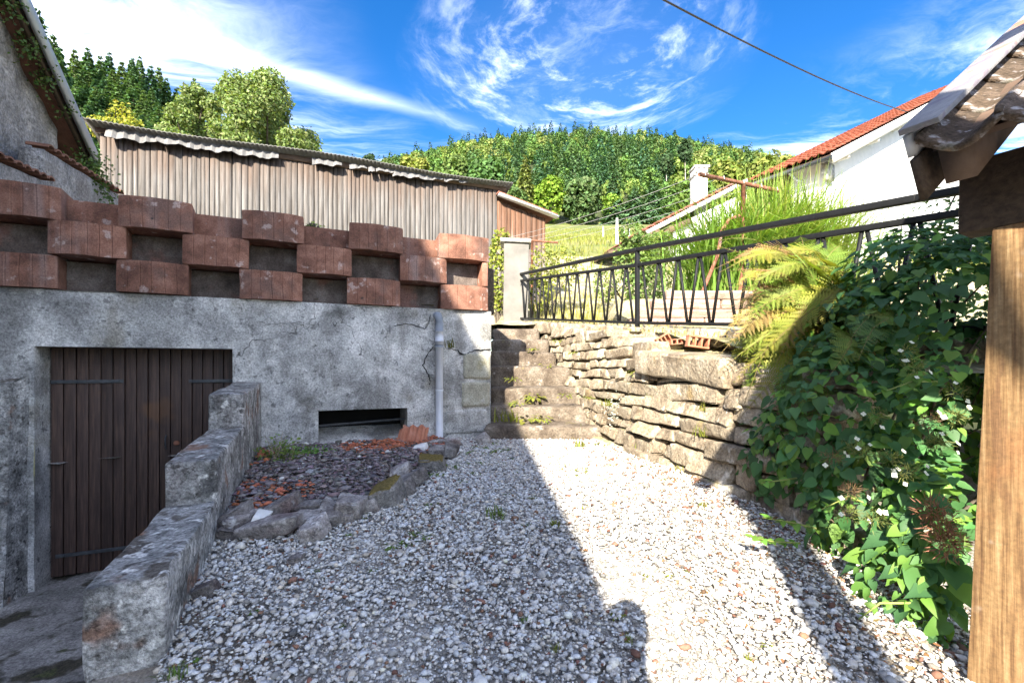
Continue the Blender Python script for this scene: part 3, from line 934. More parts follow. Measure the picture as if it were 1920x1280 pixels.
    t = tpx(312, rr); z = zpx(t, 828, rr)
    link('handle', tube_mesh('handle', [wp(t, rr - .005, z + .055), wp(t, rr - .03, z + .04), wp(t, rr - .035, z), wp(t, rr - .03, z - .04), wp(t, rr - .005, z - .055)], .006, MT['strap'], 8), door)
    t = tpx(331, rr); z = zpx(t, 830, rr)
    link('keyhole_plate', rock(wp(t, rr, z), U * .022, Vv * .006, Vector((0, 0, .02)), (3, 2, 3), 2.5, 0, 1, 0, 3, MT['rust'], 'keyhole_plate'), door)
    # downpipe
    root2 = empty('drainpipe', wp(tpx(820), -.05, -.72), 'pale grey plastic drainpipe on the cellar wall', 'drainpipe')
    tp = tpx(821)
    zt, zb2 = zpx(tp, 590), -0.735
    link('pipe', tube_mesh('pipe', [wp(tp, -.055, zpx(tp, 640)), wp(tp, -.055, -.4), wp(tp + .002, -.055, zb2)], 0.037, MT['pvc'], 16), root2)
    link('elbow', tube_mesh('elbow', [wp(tp - .01, .02, zt - .01), wp(tp - .008, -.03, zt - .012), wp(tp - .003, -.053, zt - .045), wp(tp, -.055, zt - .09), wp(tp, -.055, zpx(tp, 622))], 0.041, MT['pvcdark'], 16), root2)
    link('sleeve', tube_mesh('sleeve', [wp(tp, -.055, zpx(tp, 622)), wp(tp, -.055, zpx(tp, 640))], .041, MT['pvc'], 16), root2)
    link('joint_ring', tube_mesh('joint_ring', [wp(tp, -.055, zpx(tp, 727)), wp(tp, -.055, zpx(tp, 732))], .040, MT['pvc'], 16), root2)
    link('clip', tube_mesh('clip', [wp(tp, -.055, zpx(tp, 646)), wp(tp, -.055, zpx(tp, 651))], .042, MT['pvcdark'], 16), root2)


build_cellar_wall()


# ------------------------------------------------------------------ stacked planter blocks on the wall
def planter_block(t0, t1, z0, z1, mat, bulge=0.06, fr=-0.02, back=0.30, inset=0.03, gro=5, seed=0):
    """solid block with a bowed, grooved front"""
    w = t1 - t0
    pl = []
    rr = random.Random(seed)
    # front outline from left to right
    xs = [0.0]
    gs = [(k + 1) / (gro + 1) + rr.uniform(-.015, .015) for k in range(gro)]
    g = 0.006 / w
    prof = [(0.0, 0), (0.045, 0), (0.09, 0)]
    for q in gs: prof += [(q - g, 0), (q, 1), (q + g, 0)]
    prof += [(0.91, 0), (0.955, 0), (1.0, 0)]
    prof = sorted(set(prof))
    for s, dp in prof:
        e = 2 * s - 1
        y = fr - bulge * (1 - abs(e) ** 2.6) + 0.0045 * dp
        pl.append((t0 + w * s, y))
    n = len(pl)
    outline = pl + [(t1 - inset, back), (t0 + inset, back)]
    m = len(outline)
    zs = [z0 + .004, z0 + .012, (z0 + z1) / 2, z1 - .014, z1 - .002]
    V = []
    cx = (t0 + t1) / 2; cy = sum(p[1] for p in outline) / m
    for k, z in enumerate(zs):
        sh = 0.985 if k in (0, len(zs) - 1) else 1.0
        for (a, b) in outline:
            V.append(list(wp(cx + (a - cx) * sh, cy + (b - cy) * sh, z)))
    Fs = []
    for k in range(len(zs) - 1):
        for i in range(m):
            j = (i + 1) % m
            Fs.append((k * m + i, k * m + j, (k + 1) * m + j, (k + 1) * m + i))
    Fs.append(tuple(reversed(range(m)))); Fs.append(tuple((len(zs) - 1) * m + i for i in range(m)))
    V = np.array(V)
    V += 0.0025 * np.stack([snoise(V, 22, seed), snoise(V, 22, seed + 1), snoise(V, 22, seed + 2)], 1)
    return mesh('planter_block', V, Fs, mat)


def build_planters():
    root = empty('planter_wall', wp(-2, .1, ZT), 'three stacked rows of reddish concrete planter blocks on the cellar wall', 'planter wall')
    rows = [
        [(-200, -110), (-40, 100), (213, 350), (447, 567), (651, 752), (829, 918)],
        [(-130, -42), (82, 232), (338, 465), (556, 660), (752, 840)],
        [(-200, -110), (-30, 108), (217, 358), (452, 570), (655, 757), (825, 919)]]
    h = 0.25
    for ri, row in enumerate(rows):
        z0 = ZT + h * ri + 0.002 * ri
        for i, (a, b) in enumerate(row):
            off = -0.06
            t0, t1 = tpx(a, off), tpx(b, off)
            zz = rnd.uniform(-.004, .004)
            link('planter_block', planter_block(t0, t1, z0 + max(zz, 0), z0 + h + zz, MT['planter'], seed=100 + ri * 10 + i, bulge=.042, fr=-.010 + rnd.uniform(-.008, .008)), root)
        # set-back blocks in the gaps
        ext = [(-300, -200)] + row + [(1200, 1300)]
        for i in range(len(row) - 1):
            a, b = row[i][1], row[i + 1][0]
            t0, t1 = tpx(a, .0) - .06, tpx(b, .0) + .06
            top = z0 + h - (0.045 if ri == 2 else 0.004)
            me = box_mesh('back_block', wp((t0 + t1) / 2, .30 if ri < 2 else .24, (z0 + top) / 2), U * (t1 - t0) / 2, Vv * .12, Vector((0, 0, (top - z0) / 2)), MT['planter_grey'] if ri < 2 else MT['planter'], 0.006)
            link('back_block', me, root)
        if ri == 1:
            t0, t1 = tpx(840) - .05, tpx(905)
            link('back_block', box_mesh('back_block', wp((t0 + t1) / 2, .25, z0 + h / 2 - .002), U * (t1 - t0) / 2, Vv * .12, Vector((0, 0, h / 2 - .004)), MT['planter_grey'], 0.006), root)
            link('back_block', box_mesh('back_block', wp(tpx(908), .10, z0 + h / 2 - .002), U * .03, Vv * .13, Vector((0, 0, h / 2 - .004)), MT['planter'], 0.006), root)
    # soil filling behind
    link('soil', box_mesh('soil', wp(-3.0, .75, ZT + .28), U * 3.2, Vv * .35, Vector((0, 0, .27)), MT['soil'], .03), root)


build_planters()


# ------------------------------------------------------------------ stepped low wall beside the cellar way
def build_low_wall():
    root = empty('stepped_low_wall', wp(-2.2, -1.2, -1.64), 'low mossy concrete wall stepping down from the cellar wall', 'low wall')
    t0, t1 = -2.297, -2.100
    segs = [(-0.02, 1.06, -.135, -.175), (1.06, 1.955, -.392, -.43), (1.955, 2.74, -.62, -.632), (2.74, 3.7, -.93, -.95)]
    for i, (s0, s1, za, zb) in enumerate(segs):
        n = (7, max(8, int((s1 - s0) / .04)), 34)
        c = (wp((t0 + t1) / 2, -(s0 + s1) / 2, (za + zb) / 2 - .85))
        ey = -Vv * (s1 - s0) / 2 + Vector((0, 0, (zb - za) / 2))
        me = rock(c, U * (t1 - t0) / 2, ey, Vector((0, 0, .85)), n, 22, .004, 14, .012, 70 + i, MT['low_concrete'], 'wall_section', rad=.012, chip=.009)
        link('wall_section', me, root)


build_low_wall()


# ------------------------------------------------------------------ stone stairs
def build_stairs():
    root = empty('stone_stairs', (0.2, 4.6, -.74), 'worn sandstone steps between the cellar wall and the stone wall', 'stairs')
    st = [(4.52, -.60), (4.87, -.43), (5.20, -.25), (5.55, .0), (5.90, .19), (6.25, .365), (6.60, .55)]
    for i, (Y, z) in enumerate(st):
        zprev = st[i - 1][1] if i else -.85
        xl = -0.26 - .03 * i / 6; xr = wall_x(Y) + .16 - 0.11 * max(0, z + .6)
        if i == 0: xr += .02
        dep = .62
        hgt = z - zprev + .07
        c = Vector(((xl + xr) / 2, Y + dep / 2, z - hgt / 2))
        yaw = R(rnd.uniform(-1.5, 1.5))
        ex = Vector(((xr - xl) / 2 * math.cos(yaw), (xr - xl) / 2 * math.sin(yaw), rnd.uniform(-.012, .006)))
        me = rock(c, ex, Vector((0, dep / 2, 0.008)), Vector((0, 0, hgt / 2)), (16, 8, 6), 9, .010, 6, .05, 200 + i, MT['step'], 'step', rad=.035, chip=.01)
        link('step', me, root)


build_stairs()


# ------------------------------------------------------------------ dry stone wall
def sw(s, b, z):
    """point on the stone wall face: s along (towards viewer), b into the bank, z height; battered"""
    p = SB + SD * s + SN * (b + 0.16 * (z + .75))
    return Vector((p.x, p.y, z))


def build_stone_wall():
    root = empty('stone_wall', sw(0, .1, -.8), 'sunlit dry stone retaining wall beside the steps', 'stone wall')
    r = random.Random(31)
    hs = [.17, .125, .105, .12, .09, .115, .10, .095, .11, .09, .105, .10, .11, .10]
    z = -.86
    k = 0
    smin, smax = -3.4, 2.75
    for ri, h in enumerate(hs):
        z0, z1 = z, z + h
        z = z1
        s = smin + r.uniform(0, .3)
        while s < smax:
            big = r.random()
            w = r.uniform(.11, .24) if big < .5 else r.uniform(.24, .58)
            if ri == 0: w = r.uniform(.28, .5)
            Y = (SB + SD * (s + w / 2)).y
            top = wall_top(Y)
            slab = 1.05 < s + w / 2 < 2.05 and z1 > -.02     # room for the big coping slab
            if z1 < top + .05 and not slab:
                zz1 = z1 + r.uniform(-.02, .015); zz0 = z0 + r.uniform(-.015, .02)
                if top - z1 < .06: zz1 = min(z1 + .04, top + .03)
                c = sw(s + w / 2, .13 + r.uniform(-.018, .018), (zz0 + zz1) / 2 + .0)
                tilt = r.uniform(-.06, .06)
                ex = SD * (w / 2 - .004) + Vector((0, 0, tilt * w / 2))
                me = rock(c, ex, SN * .15 + Vector((0, 0, r.uniform(-.01, .01))), Vector((0, 0, (zz1 - zz0) / 2 - .003)) + SN * .01, (8, 4, 5), 8,   .007, 16, .19, 300 + k, MT['stone'], 'stone', rad=r.uniform(.006, .018), chip=.016)
                link('stone', me, root); k += 1
                if r.random() < .3:      # small pinning stone in the joint
                    cc = sw(s + w, .07, z0 + r.uniform(.02, h))
                    link('stone', rock(cc, SD * r.uniform(.03, .05), SN * .06, Vector((0, 0, r.uniform(.012, .03))), (4, 3, 3), 3.5, .006, 20, .2, 900 + k, MT['stone'], 'stone'), root)
            s += w
    # big coping slab near the ferns
    me = rock(sw(1.58, .11, -.01), SD * .56 + Vector((0, 0, -.04)), SN * .19, Vector((0, 0, .095)), (14, 6, 5), 8, .008, 7, .08, 999, MT['stone'], 'coping_slab', rad=.02, chip=.012)
    tag(link('coping_slab', me, root), 'long flat coping slab under the fern')
    # earth and rubble core behind the joints
    V, Fs = [], []
    ss = np.linspace(smin, smax, 60)
    for i, s in enumerate(ss):
        Y = (SB + SD * s).y
        for zz, b in ((-1.2, .04), (wall_top(Y) - .05, .04)):
            V.append(list(sw(s, b, zz)))
    for i in range(len(ss) - 1):
        Fs.append((i * 2, (i + 1) * 2, (i + 1) * 2 + 1, i * 2 + 1))
    link('earth_core', mesh('earth_core', V, Fs, MT['soil']), root)
    V, Fs = [], []
    for i, s in enumerate(ss):
        Y = (SB + SD * s).y
        for j, (b, dz) in enumerate(((.04, -.05), (.22, -.02), (.40, .0), (.62, .02))):
            V.append(list(sw(s, b, wall_top(Y) + dz + .012 * math.sin(i * 1.7 + j * 2))))
    for i in range(len(ss) - 1):
        for j in range(3):
            Fs.append((i * 4 + j, (i + 1) * 4 + j, (i + 1) * 4 + j + 1, i * 4 + j + 1))
    link('earth_cap', mesh('earth_cap', V, Fs, MT['terrace'], smooth=True), root)


build_stone_wall()


# ------------------------------------------------------------------ rubbly kerb under the railing and the railing itself
RA = Vector((0.11, 7.9, 0)); RB = Vector((2.27, 2.54, 0))


def rl(s, z):
    p = RA + (RB - RA) * s
    return Vector((p.x, p.y, z))


def rail_s(px):
    k = (px - CX) / F
    d = RB - RA
    return (k * RA.y - RA.x) / (d.x - k * d.y)


def rail_z(px, py):
    s = rail_s(px)
    return (HY - py) / F * rl(s, 0).y


def build_railing():
    root = empty('iron_railing', rl(.3, .5), 'black iron railing with slanted bars above the stone wall', 'railing')
    s0, s1 = rail_s(972), 1.12
    sm = rail_s(1195)
    zt0, zt1 = rail_z(974, 514), rail_z(1195, 468)
    zr = rail_z(1720, 372)
    def top(s):
        return float(np.interp(s, [s0, sm, rail_s(1720), s1], [zt0, zt1, zr, zr - (zt1 - zr) / (rail_s(1720) - sm) * (s1 - rail_s(1720))]))
    zb0, zb1, zb2 = rail_z(970, 597), rail_z(1195, 605), rail_z(1538, 611)
    sb = rail_s(1538)
    def bot(s):
        return float(np.interp(s, [s0, sm, sb, s1], [zb0, zb1, zb2, zb2 - (zb1 - zb2) / (sb - sm) * (s1 - sb)]))
    n1, n2 = rail_z(974, 526), rail_z(1195, 497)
    n3 = rail_z(1720, 412)
    def mid(s):
        return float(np.interp(s, [s0, sm, rail_s(1720), s1], [n1, n2, n3, n3 - (n2 - n3) / (rail_s(1720) - sm) * (s1 - rail_s(1720))]))
    bp = [s0, sm, rail_s(1720), s1]
    for a, b in zip(bp[:-1], bp[1:]):
        link('top_rail', bar_mesh('top_rail', rl(a, top(a)), rl(b, top(b)), .05, .04, MT['iron'], bev=.003), root)
        link('middle_rail', bar_mesh('middle_rail', rl(a, mid(a)), rl(b, mid(b)), .036, .036, MT['iron'], bev=.002), root)
        link('bottom_rail', bar_mesh('bottom_rail', rl(a, bot(a)), rl(b, bot(b)), .036, .03, MT['iron'], bev=.002), root)
    for s in (sm, 1.115):
        link('post', bar_mesh('post', rl(s, bot(s) - .16), rl(s, top(s) - .016), .04, .04, MT['iron'], up=(1, 0.4, 0), bev=.003), root)
    # end return towards the pier
    e0 = rl(s0, mid(s0)); e1 = e0 + Vector((.30, .42, -.22))
    link('end_brace', bar_mesh('end_brace', rl(s0, top(s0)), rl(s0, mid(s0) - .0) + Vector((.12, .2, -.06)), .03, .022, MT['iron']), root)
    link('end_brace', bar_mesh('end_brace', e0, e1, .03, .022, MT['iron']), root)
    # zig-zag bars, equal steps along the rail
    step = 0.0232
    s = s0 + .004; up = True
    i = 0
    while s < s1 - step:
        a, b = s, s + step
        if i % 2 == 0:
            p, q = rl(a, bot(a) + .012), rl(b - step * .22, mid(b) - .014)
        else:
            p, q = rl(a + step * .0, mid(a) - .014), rl(b - step * .22, bot(b) + .012)
        if abs((a + b) / 2 - sm) > .008:
            link('bar', bar_mesh('bar', p, q, .018, .018, MT['iron']), root)
        s += step; i += 1
    # low mortared kerb under it
    kroot = empty('rubble_kerb', rl(.4, .35), 'low pale rubble kerb under the railing', 'kerb')
    r = random.Random(5)
    s = s0 - .02
    while s < 1.1:
        w = r.uniform(.022, .05)
        p = rl(s + w / 2, 0); zt = bot(s + w / 2) - .045
        L = (RB - RA).length * w / 2
        d = (RB - RA).normalized()
        h = .16
        nrm = Vector((-d.y, d.x, 0)) * -1
        me = rock(Vector((p.x, p.y, zt - h / 2)) + nrm * -.0, d * L * .97 + Vector((0, 0, (bot(s + w) - bot(s)) / 2)), nrm * .10, Vector((0, 0, h / 2)), (6, 3, 4), 6, .006, 15, .12, r.randint(1, 9999), MT['stone'], 'stone', rad=.02, chip=.01)
        link('stone', me, kroot)
        s += w


build_railing()


# ------------------------------------------------------------------ gate pier, clothes line, sleepers
def build_yard_things():
    p = empty('gate_pier', (.07, 7.95, .7), 'pale rendered gate pier with flat cap at the top of the steps', 'pier')
    link('shaft', rock((.07, 7.98, 1.35), (.215, 0, 0), (0, .2, 0), (0.01, 0, .76), (6, 6, 14), 20, .005, 9, .02, 5, MT['creamrender'], 'shaft', rad=.02), p)
    link('cap', rock((.065, 7.98, 2.14), (.265, 0, -.012), (0, .25, 0), (0, 0, .032), (6, 6, 3), 14, .004, 9, .02, 6, MT['concrete'], 'cap', rad=.012), p)

    # clothes-line posts
    c = empty('clothes_post', (3.17, 6.3, .6), 'rusty T-shaped clothes-line post with brace in front of the tall grass', 'clothes post')
    a = W(1311, 327, 6.0); b = W(1461, 358, 6.62)
    zb = (a.z + b.z) / 2
    m = Vector(((a.x + b.x) / 2, (a.y + b.y) / 2, zb))
    link('crossbar', tube_mesh('crossbar', [a, b], .028, MT['rust'], 10), c)
    foot = Vector((m.x - .02, m.y, .45)); headp = a + (b - a) * .53
    link('pole', tube_mesh('pole', [foot, headp], .03, MT['rust'], 10), c)
    j = W(1386, 405, 6.28)
    link('brace', tube_mesh('brace', [j, W(1368, 411, 6.25), W(1354, 432, 6.2), W(1345, 480, 6.15), W(1318, 545, 6.05), W(1308, 590, 6.0)], .024, MT['rust'], 10), c)
    hooks = []
    for k in (.06, .28, .52, .75, .96):
        h = a + (b - a) * k + Vector((0, 0, .035))
        hooks.append(h)
        link('hook', tube_mesh('hook', [h + Vector((0, -.035, -.05)), h + Vector((0, -.02, .0)), h + Vector((0, .02, .0)), h + Vector((0, .035, -.05))], .008, MT['wire'], 6), c)
    d = empty('clothes_post', (.35, 9.2, .9), 'far rusty clothes-line post behind the pale gate pier', 'clothes post')
    e0, e1 = W(948, 447, 9.0), W(1046, 455, 9.3)
    link('crossbar', tube_mesh('crossbar', [e0, e1], .022, MT['rust'], 8), d)
    mm = (e0 + e1) / 2
    link('pole', tube_mesh('pole', [mm, Vector((mm.x, mm.y, .9))], .026, MT['rust'], 8), d)
    ends = [e0 + (e1 - e0) * k + Vector((0, 0, .03)) for k in (.08, .35, .62, .95)]
    who = ['uppermost', 'second', 'third', 'lowest']
    for i in range(4):
        p0 = hooks[i]; p1 = ends[i]
        pts = [p0.lerp(p1, k / 10) - Vector((0, 0, .18 * 4 * (k / 10) * (1 - k / 10) * .35)) for k in range(11)]
        o = link('washing_line', tube_mesh('washing_line', pts, .0032, MT['wire'], 5))
        tag(o, f'{who[i]} of the four thin white washing lines', 'washing line', 'washing lines over the terrace')
    # railway sleepers
    s = empty('sleeper_wall', (2.5, 6, .45), 'low retaining wall of weathered railway sleepers below the tall grass', 'retaining wall')
    for i, (x0, x1) in enumerate(((1182, 1320), (1322, 1480), (1196, 1395), (1397, 1490), (1222, 1350), (1352, 1500), (1250, 1452), (1454, 1520))):
        r_ = i // 2
        Y = 5.9 + .015 * r_
        X0, X1 = (x0 - CX) / F * Y, (x1 - CX) / F * Y
        z0 = .50 + r_ * .122
        link('sleeper', rock(((X0 + X1) / 2, Y + .1 + rnd.uniform(-.01, .01), z0 + .06), ((X1 - X0) / 2 - .004, .0, 0), (0, .1, 0), (0, 0, .058), (10, 3, 3), 12, .003, 12, .03, 500 + i, MT['sleeper'], 'sleeper', rad=.012), s)
    link('earth_fill', rock(((3.0), 6.9, .55), (1.6, 0, 0), (0, .9, 0), (0, 0, .40), (10, 8, 4), 8, .03, 3, .05, 77, MT['terrace'], 'earth_fill'), s)


build_yard_things()
# ------------------------------------------------------------------ leaf templates (triangles, tip towards +y, lying in xy)
def tri(a): return np.array(a, dtype=int)


HEART_V = np.array([(0, .02, 0), (0, .33, -.05), (0, .68, -.07), (0, 1.06, -.2),
                    (.18, -.06, .05), (.36, .10, .08), (.40, .38, .06), (.22, .74, -.04),
                    (-.18, -.06, .05), (-.36, .10, .08), (-.40, .38, .06), (-.22, .74, -.04)], float)
HEART_F = tri([(0, 4, 5), (0, 5, 1), (1, 5, 6), (1, 6, 2), (2, 6, 7), (2, 7, 3), (0, 9, 8), (0, 1, 9), (1, 10, 9), (1, 2, 10), (2, 11, 10), (2, 3, 11)])
OVATE_V = np.array([(0, 0, 0), (.30, .38, .06), (0, .45, -.02), (-.30, .38, .06), (0, 1, -.10)], float)
OVATE_F = tri([(0, 1, 2), (0, 2, 3), (1, 4, 2), (3, 2, 4)])
CARD_V = np.array([(0, -.5, 0), (.5, 0, .08), (0, .5, 0), (-.5, 0, .08)], float)
CARD_F = tri([(0, 1, 2), (0, 2, 3)])
NEEDLE_V = np.array([(0, 0, 0), (.22, .35, .04), (0, 1, -.16), (-.22, .35, .04)], float)
NEEDLE_F = tri([(0, 1, 2), (0, 2, 3)])


def unit(a):
    return a / (np.linalg.norm(a, axis=1)[:, None] + 1e-9)


def shell_points(lobes, n, r, inner=0.62):
    """points in the outer shell of ellipsoid lobes [(centre, radii)], with outward normals; points buried in another lobe are dropped"""
    vol = np.array([np.prod(np.array(l[1])) ** (2 / 3) for l in lobes]); vol = vol / vol.sum()
    P, Nn = [], []
    for (c, ra), v in zip(lobes, vol):
        k = max(4, int(n * v * 1.5))
        d = unit(r.normal(size=(k, 3)))
        q = r.uniform(inner, 1.0, (k, 1)) ** 0.6
        P.append(np.array(c) + d * np.array(ra) * q); Nn.append(unit(d / np.array(ra)))
    P = np.concatenate(P); Nn = np.concatenate(Nn)
    keep = np.ones(len(P), bool)
    for c, ra in lobes:
        keep &= (((P - np.array(c)) / (np.array(ra) * inner * 0.9)) ** 2).sum(1) > 1
    P, Nn = P[keep], Nn[keep]
    if len(P) > n:
        i = r.choice(len(P), n, replace=False); P, Nn = P[i], Nn[i]
    return P, Nn


def blade_set(base, n, h, spread, wid, colr, r, droop=0.5, seg=4, dv=.25):
    """arching grass blades as one vertex set; base (n,3)"""
    az = r.uniform(0, 6.283, n); out = r.uniform(0.1, 1, n) * spread; hh = h * r.uniform(.55, 1.0, n)
    V, Fs, C = [], [], []
    dirv = np.stack([np.cos(az), np.sin(az)], 1); sd = np.stack([-np.sin(az), np.cos(az)], 1)
    rows = []
    for k in range(seg + 1):
        u = k / seg
        x = out * (u ** 1.6) * hh
        z = hh * (u - droop * (out / max(spread, 1e-6)) * u ** 3)
        w = wid * (1 - u ** 1.5) * .5 + wid * .03
        cpos = np.stack([base[:, 0] + dirv[:, 0] * x, base[:, 1] + dirv[:, 1] * x, base[:, 2] + z], 1)
        o = np.stack([sd[:, 0] * w, sd[:, 1] * w, np.zeros(n)], 1)
        rows.append((cpos - o, cpos + o))
    m = (seg + 1) * 2
    P = np.stack([q for rw in rows for q in rw], 1)       # n, m, 3
    f = []
    for k in range(seg):
        a = 2 * k
        f += [(a, a + 1, a + 3), (a, a + 3, a + 2)]
    f = np.array(f)
    Fi = (f[None] + (np.arange(n) * m)[:, None, None]).reshape(-1, 3)
    C = np.repeat(jitter_col(colr, n, dv, .1, r), m, axis=0)
    return P.reshape(-1, 3), Fi, C


# ------------------------------------------------------------------ gravel
def build_gravel():
    r = np.random.default_rng(3)
    ico = bmesh.new(); bmesh.ops.create_icosphere(ico, subdivisions=1, radius=1.0)
    iv = np.array([v.co[:] for v in ico.verts]); jf = np.array([[v.index for v in f.verts] for f in ico.faces]); ico.free()
    N = 330000
    x = r.uniform(-2.4, 2.1, N)
    # denser towards the viewer, where single stones show
    y = .25 + (4.85 - .25) * r.uniform(0, 1, N) ** 1.15
    tt = (x - C0.x) * U.x + (y - C0.y) * U.y; ss = -((x - C0.x) * Vv.x + (y - C0.y) * Vv.y)
    ok = (tt > -2.11) & (ss > 0.01) & (x < .80 + (4.84 - y) * .2297 + 0.05) & ~((y > 4.5) & (x > -.3))
    ok &= ~in_bed(x, y)
    x, y = x[ok], y[ok]
    n = min(len(x), 102000)
    x, y = x[:n], y[:n]
    sz = np.clip(r.lognormal(math.log(.0056), .46, n), .0027, .024)
    sc3 = np.stack([sz * r.uniform(.8, 1.35, n), sz * r.uniform(.7, 1.1, n), sz * r.uniform(.45, .8, n)], 1)
    patch = 0.5 + 0.5 * snoise(np.stack([x, y, x * 0], 1), 2.3, 8)
    z = np.array([gz(v) for v in y]) + sz * .25 + r.uniform(-.006, .007, n)
    rot = rand_rot(n, r)
    yaw = r.uniform(0, 6.283, n); cz, sz_ = np.cos(yaw), np.sin(yaw)
    flat = np.zeros((n, 3, 3)); flat[:, 0, 0] = cz; flat[:, 0, 1] = -sz_; flat[:, 1, 0] = sz_; flat[:, 1, 1] = cz; flat[:, 2, 2] = 1
    tl = r.normal(0, .35, (n, 2))
    tilt = np.zeros((n, 3, 3)); tilt[:, 0, 0] = 1; tilt[:, 1, 1] = np.cos(tl[:, 0]); tilt[:, 1, 2] = -np.sin(tl[:, 0]); tilt[:, 2, 1] = np.sin(tl[:, 0]); tilt[:, 2, 2] = np.cos(tl[:, 0])
    rot = flat @ tilt
    g = r.normal(.61, .13, n)
    warm = r.normal(0, 1, n)
    colr = np.stack([g * (1.02 + .04 * warm), g * .985, g * (.93 - .05 * warm)], 1)
    dark = r.random(n) < .07 + .10 * (patch < .3); colr[dark] *= r.uniform(.3, .6, (dark.sum(), 1))
    brown = r.random(n) < .05 + .12 * np.clip((x - .6 - .25 * (3 - y)) / .5, 0, 1); colr[brown] = jitter_col((.22, .12, .085), brown.sum(), .4, .1, r)
    white = r.random(n) < .12; colr[white] = r.uniform(.6, .74, (white.sum(), 1)) * np.array([1, .99, .96])
    colr = np.clip(colr, .03, .78)
    parts = []
    kind = r.integers(0, 10, n)
    for k in range(10):
        rr = np.random.default_rng(50 + k)
        tv = iv * rr.uniform(.62, 1.18, (len(iv), 1))
        m = (kind == k) & (sz > .0062)
        parts.append(scatter(tv, jf, np.stack([x, y, z], 1)[m], rot[m], sc3[m], colr[m]))
        ov = np.array([(1, 0, 0), (-1, 0, 0), (0, 1, 0), (0, -1, 0), (0, 0, 1), (0, 0, -1)], float) + rr.uniform(-.3, .3, (6, 3))
        of = tri([(0, 2, 4), (2, 1, 4), (1, 3, 4), (3, 0, 4), (2, 0, 5), (1, 2, 5), (3, 1, 5), (0, 3, 5)])
        m = (kind == k) & (sz <= .0062)
        parts.append(scatter(ov, of, np.stack([x, y, z], 1)[m], rot[m], sc3[m] * 1.15, colr[m]))
    v, f, c = merge(parts)
    o = link('gravel', mesh('gravel', v, f, MT['gravel'], cols=c))
    tag(o, 'pale crushed limestone gravel covering the courtyard', 'gravel', kind='stuff')


BED = [Vector(p) for p in ()]


def in_bed(x, y):
    # bed between the low wall, the cellar wall and the rock edging (ground plan polygon)
    poly = BEDP
    inside = np.zeros(len(x), bool)
    j = len(poly) - 1
    for i in range(len(poly)):
        xi, yi = poly[i]; xj, yj = poly[j]
        cond = ((yi > y) != (yj > y)) & (x < (xj - xi) * (y - yi) / (yj - yi + 1e-12) + xi)
        inside ^= cond
        j = i
    return inside


def gp(px, py):
    Y = Yg(py)
    return ((px - CX) / F * Y, Y)


p_a = wp(-2.10, 0, 0); p_b = wp(-.55, 0, 0)
BEDP = [(p_a.x, p_a.y), gp(418, 1000), gp(470, 1004), gp(560, 1000), gp(640, 975), gp(720, 945), gp(790, 905), gp(835, 862), gp(848, 840), (p_b.x, p_b.y)]


